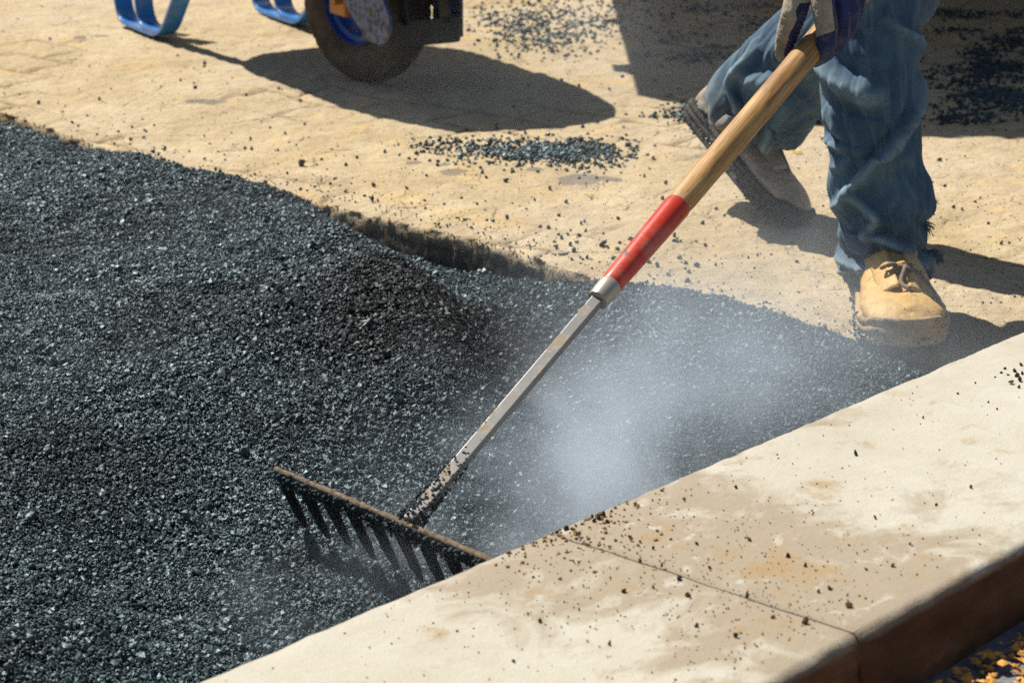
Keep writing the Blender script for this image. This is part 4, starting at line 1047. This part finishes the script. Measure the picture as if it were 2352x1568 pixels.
# ------------------------------------------------------------------ unseen tipper truck above the picture, added and shaped to shade the far pavement
def build_shade_truck():
    root = empty("shade_truck", (1.05, 7.4, 0)); tag(root, "unseen pale tipper truck added beyond the worker, its bed shaped to shade the pavement", "truck")
    O = Vector((1.05, 7.4, 0)); bx = lambda a, b: box(Vector(a) - O, Vector(b) - O)
    m = MB(); x0, x1, y0, y1, z0, z1 = -.18, 2.26, 5.37, 9.4, .90, 1.75; t = .05
    m.add(*bx((x0, y0, z0), (x1, y1, z0 + .07))); m.add(*bx((x0, y0, z0 + .072), (x0 + t, y1, z1))); m.add(*bx((x1 - t, y0, z0 + .072), (x1, y1, z1))); m.add(*bx((x0 + t + .002, y1 - t, z0 + .072), (x1 - t - .002, y1, z1 + .3)))
    for k in range(6):
        y = y0 + .3 + k * .68; m.add(*bx((x0 - .05, y, z0 + .02), (x0 - .002, y + .09, z1 - .02))); m.add(*bx((x1 + .002, y, z0 + .02), (x1 + .05, y + .09, z1 - .02)))
    bed = m.build("bed", TRUCKP, root, False, .006)
    m = MB(); m.add(*bx((x0 + t + .002, y0, z0 + .074), (x1 - t - .002, y0 + .05, z1)))
    for k in range(4): m.add(*bx((x0 + .3 + k * .56, y0 - .04, z0 + .1), (x0 + .4 + k * .56, y0 - .002, z1 - .05)))
    m.build("tailgate", TRUCKP, root, False, .006)
    m = MB(); m.add(*bx((.5, 6.1, .62), (.62, 11.2, .82))); m.add(*bx((1.48, 6.1, .62), (1.60, 11.2, .82)))
    for y in (6.3, 7.6, 9, 10.5): m.add(*bx((.622, y, .64), (1.478, y + .1, .80)))
    m.build("chassis", BLACKM, root, False, .004)
    m = MB(); m.add(*bx((-.05, 9.6, .75), (2.13, 11.3, 1.5))); m.add(*bx((.0, 9.65, 1.502), (2.08, 11.0, 2.45))); cab = m.build("cab", TRUCKP, root, False, .05)
    m = MB(); m.add(*bx((.12, 11.002, 1.62), (1.96, 11.02, 2.3))); m.add(*bx((-.02, 9.95, 1.62), (-.003, 10.8, 2.25))); m.build("window", GLASS, cab)
    for y, xs in ((7.7, (.02, .32, 1.50, 1.80)), (10.5, (.02, 1.80))):
        for x in xs:
            wh = empty("wheel"); wh.parent = root; wh.location = Vector((x + .13, y, .48)) - O
            pr = [(.28, -.11), (.40, -.125), (.46, -.115), (.48, -.09), (.48, .09), (.46, .115), (.40, .125), (.28, .11)]
            v, f = lathe(pr, 48, (0, 0, 0), (1, 0, 0), (0, 1, 0), (0, 0, 1), lambda k, j: -.012 if j in (3, 4) and k % 4 == 0 else 0); MB().add(v, f).build("tyre", TYRE, wh, True)
            v, f = lathe([(.0, -.05), (.20, -.05), (.28, -.10), (.285, -.10), (.285, .10), (.28, .10), (.20, .05), (0, .05)], 32, (0, 0, 0), (1, 0, 0), (0, 1, 0), (0, 0, 1)); MB().add(v, f).build("rim", TRUCKP, wh, auto=True)
build_shade_truck()

# ------------------------------------------------------------------ loose crumbs, clods, leaves
def pav_z(x, y):
    x = np.array([x]); y = np.array([y]); z = relief(x, y) - .004
    return float(z[0])
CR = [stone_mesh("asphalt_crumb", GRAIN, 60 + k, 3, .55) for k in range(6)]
CLOD = [stone_mesh("soil_clod", SOIL, 80 + k, 2, .55, .7) for k in range(5)]
placed = []
def put(me, name, p, r, sink=.25, **kw):
    o = bpy.data.objects.new(name, me); COL.objects.link(o)
    o.rotation_euler = (random.random() * 6, random.random() * 6, random.random() * 6); o.scale = (r, r * random.uniform(.7, 1.1), r * random.uniform(.65, 1))
    o.location = (p.x, p.y, p.z + r * (1 - sink) * .8); tag(o, **kw); return o
def inside_pave(p): return float(dist_poly(np.array([p.x]), np.array([p.y]), E_)[0]) < -.012 and KN.x * p.x + KN.y * p.y < K_IN - .02
L1 = dict(label="small black crumb of asphalt lying loose on the dusty pavement", cat="crumb", group="loose asphalt crumbs on the dusty pavement")
p = G(692, 374); p.z = pav_z(p.x, p.y); put(stone_mesh("pebble", ROCK, 5, 3, .3), "pebble", p, .0088, .1, label="round grey pebble, the largest loose lump on the pavement by the asphalt edge", cat="pebble")
# crumbs one can make out in the photograph
seen = [(295, 368, 8), (352, 345, 9), (342, 356, 10), (363, 350, 8), (370, 358, 8), (318, 352, 6), (398, 372, 9), (415, 378, 10), (440, 392, 8), (505, 388, 8), (512, 398, 9), (468, 430, 7), (228, 225, 8), (470, 145, 9), (445, 190, 6), (408, 125, 8),
    (415, 186, 7), (448, 205, 8), (566, 215, 7), (640, 205, 8), (690, 228, 8), (858, 428, 9), (738, 358, 7), (770, 405, 8), (855, 462, 9), (868, 464, 6), (935, 436, 7), (980, 405, 6), (915, 332, 6), (945, 340, 8), (968, 350, 7), (1005, 372, 8), (1162, 418, 8), (1178, 396, 8),
    (1300, 470, 9), (1165, 500, 8), (1228, 460, 6), (1340, 352, 8), (1415, 370, 9), (1370, 410, 6), (1440, 330, 8), (1480, 405, 8), (1500, 360, 7), (1530, 420, 9), (1260, 520, 9), (1385, 560, 11), (1330, 540, 9), (1310, 560, 9), (1290, 545, 8), (1300, 580, 9), (1318, 575, 8), (1345, 530, 7),
    (1650, 678, 11), (1560, 590, 9), (1535, 625, 9), (1510, 610, 10), (1490, 600, 9), (1580, 640, 9), (1600, 610, 8), (1450, 545, 8), (1420, 500, 7), (1545, 505, 8), (1620, 560, 7), (1740, 585, 7), (1830, 600, 6), (2170, 430, 7), (2190, 475, 9), (2210, 480, 6), (2150, 462, 9), (2240, 460, 6), (2300, 560, 7),
    (2270, 510, 6), (1180, 240, 8), (1215, 190, 9), (1290, 180, 8), (1330, 195, 10), (1400, 200, 9), (1430, 170, 8), (1505, 180, 9), (1520, 150, 8), (1560, 200, 9), (575, 310, 6), (620, 285, 6), (655, 300, 6), (700, 282, 7), (820, 355, 6), (60, 180, 6), (115, 90, 8), (205, 150, 6), (255, 205, 6),
    (88, 232, 9), (150, 240, 6), (45, 205, 5), (200, 265, 6), (585, 390, 7), (300, 320, 8), (330, 310, 7), (272, 300, 7), (610, 420, 7), (690, 436, 7), (660, 398, 6), (1020, 470, 7), (1060, 455, 6), (1095, 470, 7)]
for px, py, d in seen:
    p = G(px, py)
    if not inside_pave(p): continue
    p.z = pav_z(p.x, p.y); r = d * .00052 * random.uniform(.9, 1.25); put(random.choice(CR), "asphalt_crumb", p, r, **L1)
for k in range(150):
    for _ in range(30):
        px, py = random.choice(((random.uniform(0, 2352), random.uniform(0, 620)), (random.gauss(1230, 130), random.gauss(335, 30)), (random.gauss(1480, 150), random.gauss(560, 50)), (random.gauss(420, 180), random.gauss(360, 45))))
        p = G(px, py)
        if 0 < px < 2352 and 0 < py and inside_pave(p): break
    p.z = pav_z(p.x, p.y); put(random.choice(CR), "asphalt_crumb", p, random.uniform(.0022, .0046), **L1)
def crumb_mass(name, pts, mat, label, kinds=4, sub=1, seed=90):
    ms = [stone_mesh("g", mat, seed + k, sub, .5) for k in range(kinds)]; Vs = []; Fs = []; n = 0
    base = [(np.array([v.co[:] for v in m.vertices]), np.array([p.vertices[:] for p in m.polygons])) for m in ms]
    for x, y, z, r in pts:
        v, f = base[random.randrange(kinds)]; q = np.array((Matrix.Rotation(random.random() * 6, 3, 'X') @ Matrix.Rotation(random.random() * 6, 3, 'Z')))
        Vs.append(v @ q.T * r + np.array([x, y, z + r * .4])); Fs.append(f + n); n += len(v)
    o = mesh_obj(name, np.concatenate(Vs).tolist(), np.concatenate(Fs).tolist(), mat, None, False); tag(o, label, "crumbs", kind='stuff'); return o
pts = []
def cloud(n, fn, r0, r1):
    for _ in range(n):
        px, py = fn(); p = G(px, py)
        if py < -40 or not inside_pave(p): continue
        pts.append((p.x, p.y, pav_z(p.x, p.y), random.uniform(r0, r1) * (1 if random.random() < .8 else 1.5)))
# the spilled heaps
g_ = random.gauss; u_ = random.uniform
def heap(cx, cy, sx, sy): return lambda: (g_(cx, sx), g_(cy, sy))
pts = []; cloud(1000, heap(1270, 346, 72, 12), .0018, .0046); cloud(330, heap(1130, 350, 62, 17), .0016, .0042); cloud(260, heap(1340, 350, 62, 23), .0016, .0042); cloud(120, heap(1010, 335, 38, 12), .0015, .004)
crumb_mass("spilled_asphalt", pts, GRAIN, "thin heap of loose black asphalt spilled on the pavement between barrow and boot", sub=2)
pts = []; cloud(330, heap(1190, 40, 60, 28), .0022, .0052); cloud(330, heap(1290, 55, 80, 30), .0022, .0052); cloud(170, heap(1250, 95, 55, 16), .0022, .0050); cloud(200, heap(1400, 30, 90, 30), .0022, .005)
crumb_mass("spilled_asphalt", pts, GRAIN, "scattered black asphalt spilled beside the wheelbarrow's nose guard", sub=2)
pts = []
for _ in range(60): cx, cy = u_(1480, 2352), u_(10, 280); cloud(60, heap(cx, cy, u_(15, 70), u_(3, 10)), .0016, .0050)
for _ in range(26): cx, cy = g_(2250, 80), g_(170, 65); cloud(60, heap(cx, cy, u_(12, 50), u_(4, 10)), .0018, .0058)
crumb_mass("spilled_asphalt", pts, GRAIN, "dark asphalt crumbs strewn over the shaded pavement behind the worker")
# fine grit everywhere on the pavement, denser along the asphalt edge
pts = []; cloud(5200, lambda: (u_(-20, 2372), u_(-20, 780)), .0006, .0017)
for _ in range(520):
    k = random.randrange(3, len(EDGE) - 3); t = random.random(); a, b = E_[k], E_[k + 1]; q = abs(g_(0, .05)) + .012
    x, y = a + (b - a) * t + np.array([.35, .93]) * q
    pts.append((x, y, pav_z(x, y), u_(.0008, .0026) * (1.5 if random.random() < .12 else 1)))
crumb_mass("pavement_grit", pts, GRAIN, "fine dark grit strewn over the dusty pavement")
# tufts of dark crumbs hanging on the broken edge
pts = []
for _ in range(1500):
    k = random.randrange(2, len(EDGE) - 4); t = random.random(); a, b = E_[k], E_[k + 1]; x, y = a + (b - a) * t; q = g_(0, .004)
    pts.append((x + .35 * q, y + .93 * q, -.004 - abs(g_(0, .012)) - .002, u_(.0008, .0026)))
crumb_mass("edge_grit", pts, SOIL, "dark grit clinging to the broken pavement edge")
# clods on the kerb
def kerb_pt(a, q): return Vector((KD.x * a + KN.x * q, KD.y * a + KN.y * q, K_TOP))
L2 = dict(label="tiny dark clod of dirt lying on the pale kerb top", cat="clod", group="clods of dirt on the kerb top")
kp = [(1432, 1360, 7), (1240, 1428, 7), (1580, 1370, 9), (1716, 1372, 9), (1500, 1350, 6), (1560, 1330, 7), (1630, 1305, 6), (1810, 1280, 7), (1950, 1395, 9), (1880, 1360, 6), (1905, 1353, 6), (2010, 1190, 6), (1965, 1044, 8), (1690, 1120, 5), (1720, 1240, 6), (1850, 1300, 6), (1775, 1420, 7), (1850, 1432, 8), (1690, 1460, 6),
    (1600, 1440, 6), (1385, 1185, 7), (1375, 1192, 8), (1365, 1198, 7), (1395, 1200, 6), (1360, 1188, 6), (1300, 1215, 7), (1280, 1225, 7), (1320, 1222, 6), (1250, 1240, 5), (1225, 1250, 5), (2330, 855, 8), (2335, 865, 9), (2342, 875, 8), (2322, 880, 7), (2308, 848, 6), (2345, 840, 7), (2300, 858, 5), (2285, 868, 5), (2340, 890, 7), (2348, 860, 6), (2315, 862, 5),
    (2200, 905, 4), (2240, 880, 4), (2120, 960, 4), (2270, 925, 5), (2290, 940, 4), (1500, 1260, 5), (1450, 1240, 5), (1540, 1240, 5), (1600, 1250, 5), (1470, 1290, 5), (1520, 1300, 5), (2090, 1250, 5), (2150, 1160, 5), (2230, 1120, 5), (2050, 1300, 6), (1990, 1310, 5), (1330, 1400, 4), (1400, 1480, 5), (1180, 1520, 5), (900, 1480, 4), (1050, 1450, 4)]
for px, py, d in kp:
    p = G(px, py, K_TOP); put(random.choice(CLOD), "soil_clod", p, d * .00042 * u_(.85, 1.2), .3, **L2)
pts = []
for _ in range(900):
    a, q = J_S + g_(0, .13), u_(K_IN + .008, K_OUT - .03); p = kerb_pt(a, q); pts.append((p.x, p.y, K_TOP, u_(.0005, .0013)))
for _ in range(150):
    a, q = J_S + g_(.02, .06), K_IN + abs(g_(0, .035)) + .003; p = kerb_pt(a, q); pts.append((p.x, p.y, K_TOP, u_(.0008, .0026)))
for _ in range(300):
    a, q = u_(1.1, 2.6), u_(K_IN + .008, K_OUT - .03); p = kerb_pt(a, q); pts.append((p.x, p.y, K_TOP, u_(.0004, .0012)))
crumb_mass("kerb_grit", pts, KGRIT, "fine brown grit strewn over the kerb top round the joint")
# leaves
def leaf(px, py, ln, label):
    V = []; Fc = []
    for i in range(9):
        t = i / 8; wd = .42 * math.sin(math.pi * min(1, t * .95 + .03)) ** .8
        for j in (-1, 0, 1): V.append((ln * (t - .5), ln * wd * j * .5, ln * (.10 * math.sin(t * 3) + .10 * abs(j))))
    for i in range(8):
        for j in range(2): Fc.append((i * 3 + j, i * 3 + j + 1, (i + 1) * 3 + j + 1, (i + 1) * 3 + j))
    o = mesh_obj("leaf", V, Fc, LEAFY); p = G(px, py); o.location = (p.x, p.y, pav_z(p.x, p.y) + .002); o.rotation_euler = (0, 0, random.random() * 6)
    s_ = o.modifiers.new("t", 'SOLIDIFY'); s_.thickness = .0004; tag(o, label, "leaf")
leaf(1355, 446, .016, "small yellow leaf lying on the large grey stain on the pavement")
leaf(1832, 354, .020, "yellow leaf lying on the pavement behind the back boot")
leaf(735, 292, .012, "tiny yellow leaf on bright pavement below the wheelbarrow's shade")
# orange litter in the gutter below the kerb
def litter():
    V = []; Fc = []
    for _ in range(2600):
        a = u_(1.4, 2.6); q = K_OUT + .02 + abs(g_(.07, .06)); x, y = KD.x * a + KN.x * q, KD.y * a + KN.y * q; r = u_(.002, .008); th = random.random() * 6.3; z = ROAD_Z + .003 + u_(0, .006)
        n = len(V); e1 = Vector((math.cos(th), math.sin(th), u_(-.4, .4))) * r; e2 = Vector((-math.sin(th), math.cos(th), u_(-.4, .4))) * r * u_(.4, .9); c = Vector((x, y, z)); up = Vector((0, 0, r * .3))
        V += [c - e1, c - e2, c + e1, c + e2, c + up]; Fc += [(n, n + 1, n + 4), (n + 1, n + 2, n + 4), (n + 2, n + 3, n + 4), (n + 3, n, n + 4), (n + 3, n + 2, n + 1, n)]
    o = mesh_obj("leaf_litter", V, Fc, LEAFO, None, False); tag(o, "orange and brown leaf litter in the gutter below the kerb", "litter", kind='stuff')
litter()

# ------------------------------------------------------------------ steam rising off the hot asphalt
def build_steam():
    m = NT("steam_vapour"); m.n.remove(m.b); vp = m.n.new("ShaderNodeVolumePrincipled"); m.l.new(vp.outputs[0], m.out.inputs['Volume'])
    vp.inputs['Color'].default_value = (.80, .90, 1, 1); vp.inputs['Anisotropy'].default_value = 0
    g = m.n.new("ShaderNodeNewGeometry"); pos = g.outputs['Position']
    wob = m.vmath('ADD', pos, m.vmath('MULTIPLY', m.vmath('SUBTRACT', m.noise(pos, 3.0, 4, .6, col=True), (.5, .5, .5)), (.62, .62, .34)))
    tot = None
    blobs = [((.09, 2.52, .01), (.25, .34, .16), 6.4), ((.05, 2.34, .0), (.22, .24, .11), 4.6), ((.20, 2.74, .03), (.24, .28, .20), 3.2), ((.30, 2.88, .03), (.46, .46, .24), 2.2), ((-.04, 2.60, .0), (.38, .48, .13), 1.0), ((.40, 2.86, .02), (.22, .20, .15), 2.2),
             ((.70, 3.02, .02), (.16, .18, .09), 1.4), ((.28, 3.40, .05), (.42, .5, .24), .55), ((.40, 3.74, .04), (.22, .26, .14), .9), ((.30, 5.0, .10), (.55, .6, .35), .5), ((-.05, 4.7, .05), (.5, .4, .25), .5), ((-.75, 2.9, .0), (.45, .45, .10), .5), ((-.45, 3.6, .0), (.6, .5, .12), .3), ((-.20, 2.16, -.01), (.20, .22, .06), .9)]
    for c, r, d in blobs:
        k = m.math('MULTIPLY', smoothmask(m, wob, c, r, .0), d); tot = k if tot is None else m.math('ADD', tot, k)
    wisp = m.ramp(m.noise(m.vmath('ADD', m.vmath('MULTIPLY', pos, (1.0, .8, 1.0)), m.vmath('MULTIPLY', m.noise(pos, 2.2, 2, col=True), (.4, .4, .4))), 5.0, 6, .62, .4), (.38, .03), (.52, .45), (.66, 1.0))
    m.l.new(m.math('MULTIPLY', tot, wisp), vp.inputs['Density'])
    mb = MB(); mb.add(*box((-1.2, 1.92, -.14), (1.1, 5.6, .34)))
    o = mb.build("steam", m.m); tag(o, "pale blue steam drifting up off the hot asphalt round the rake shank", "steam", kind='stuff')
build_steam()
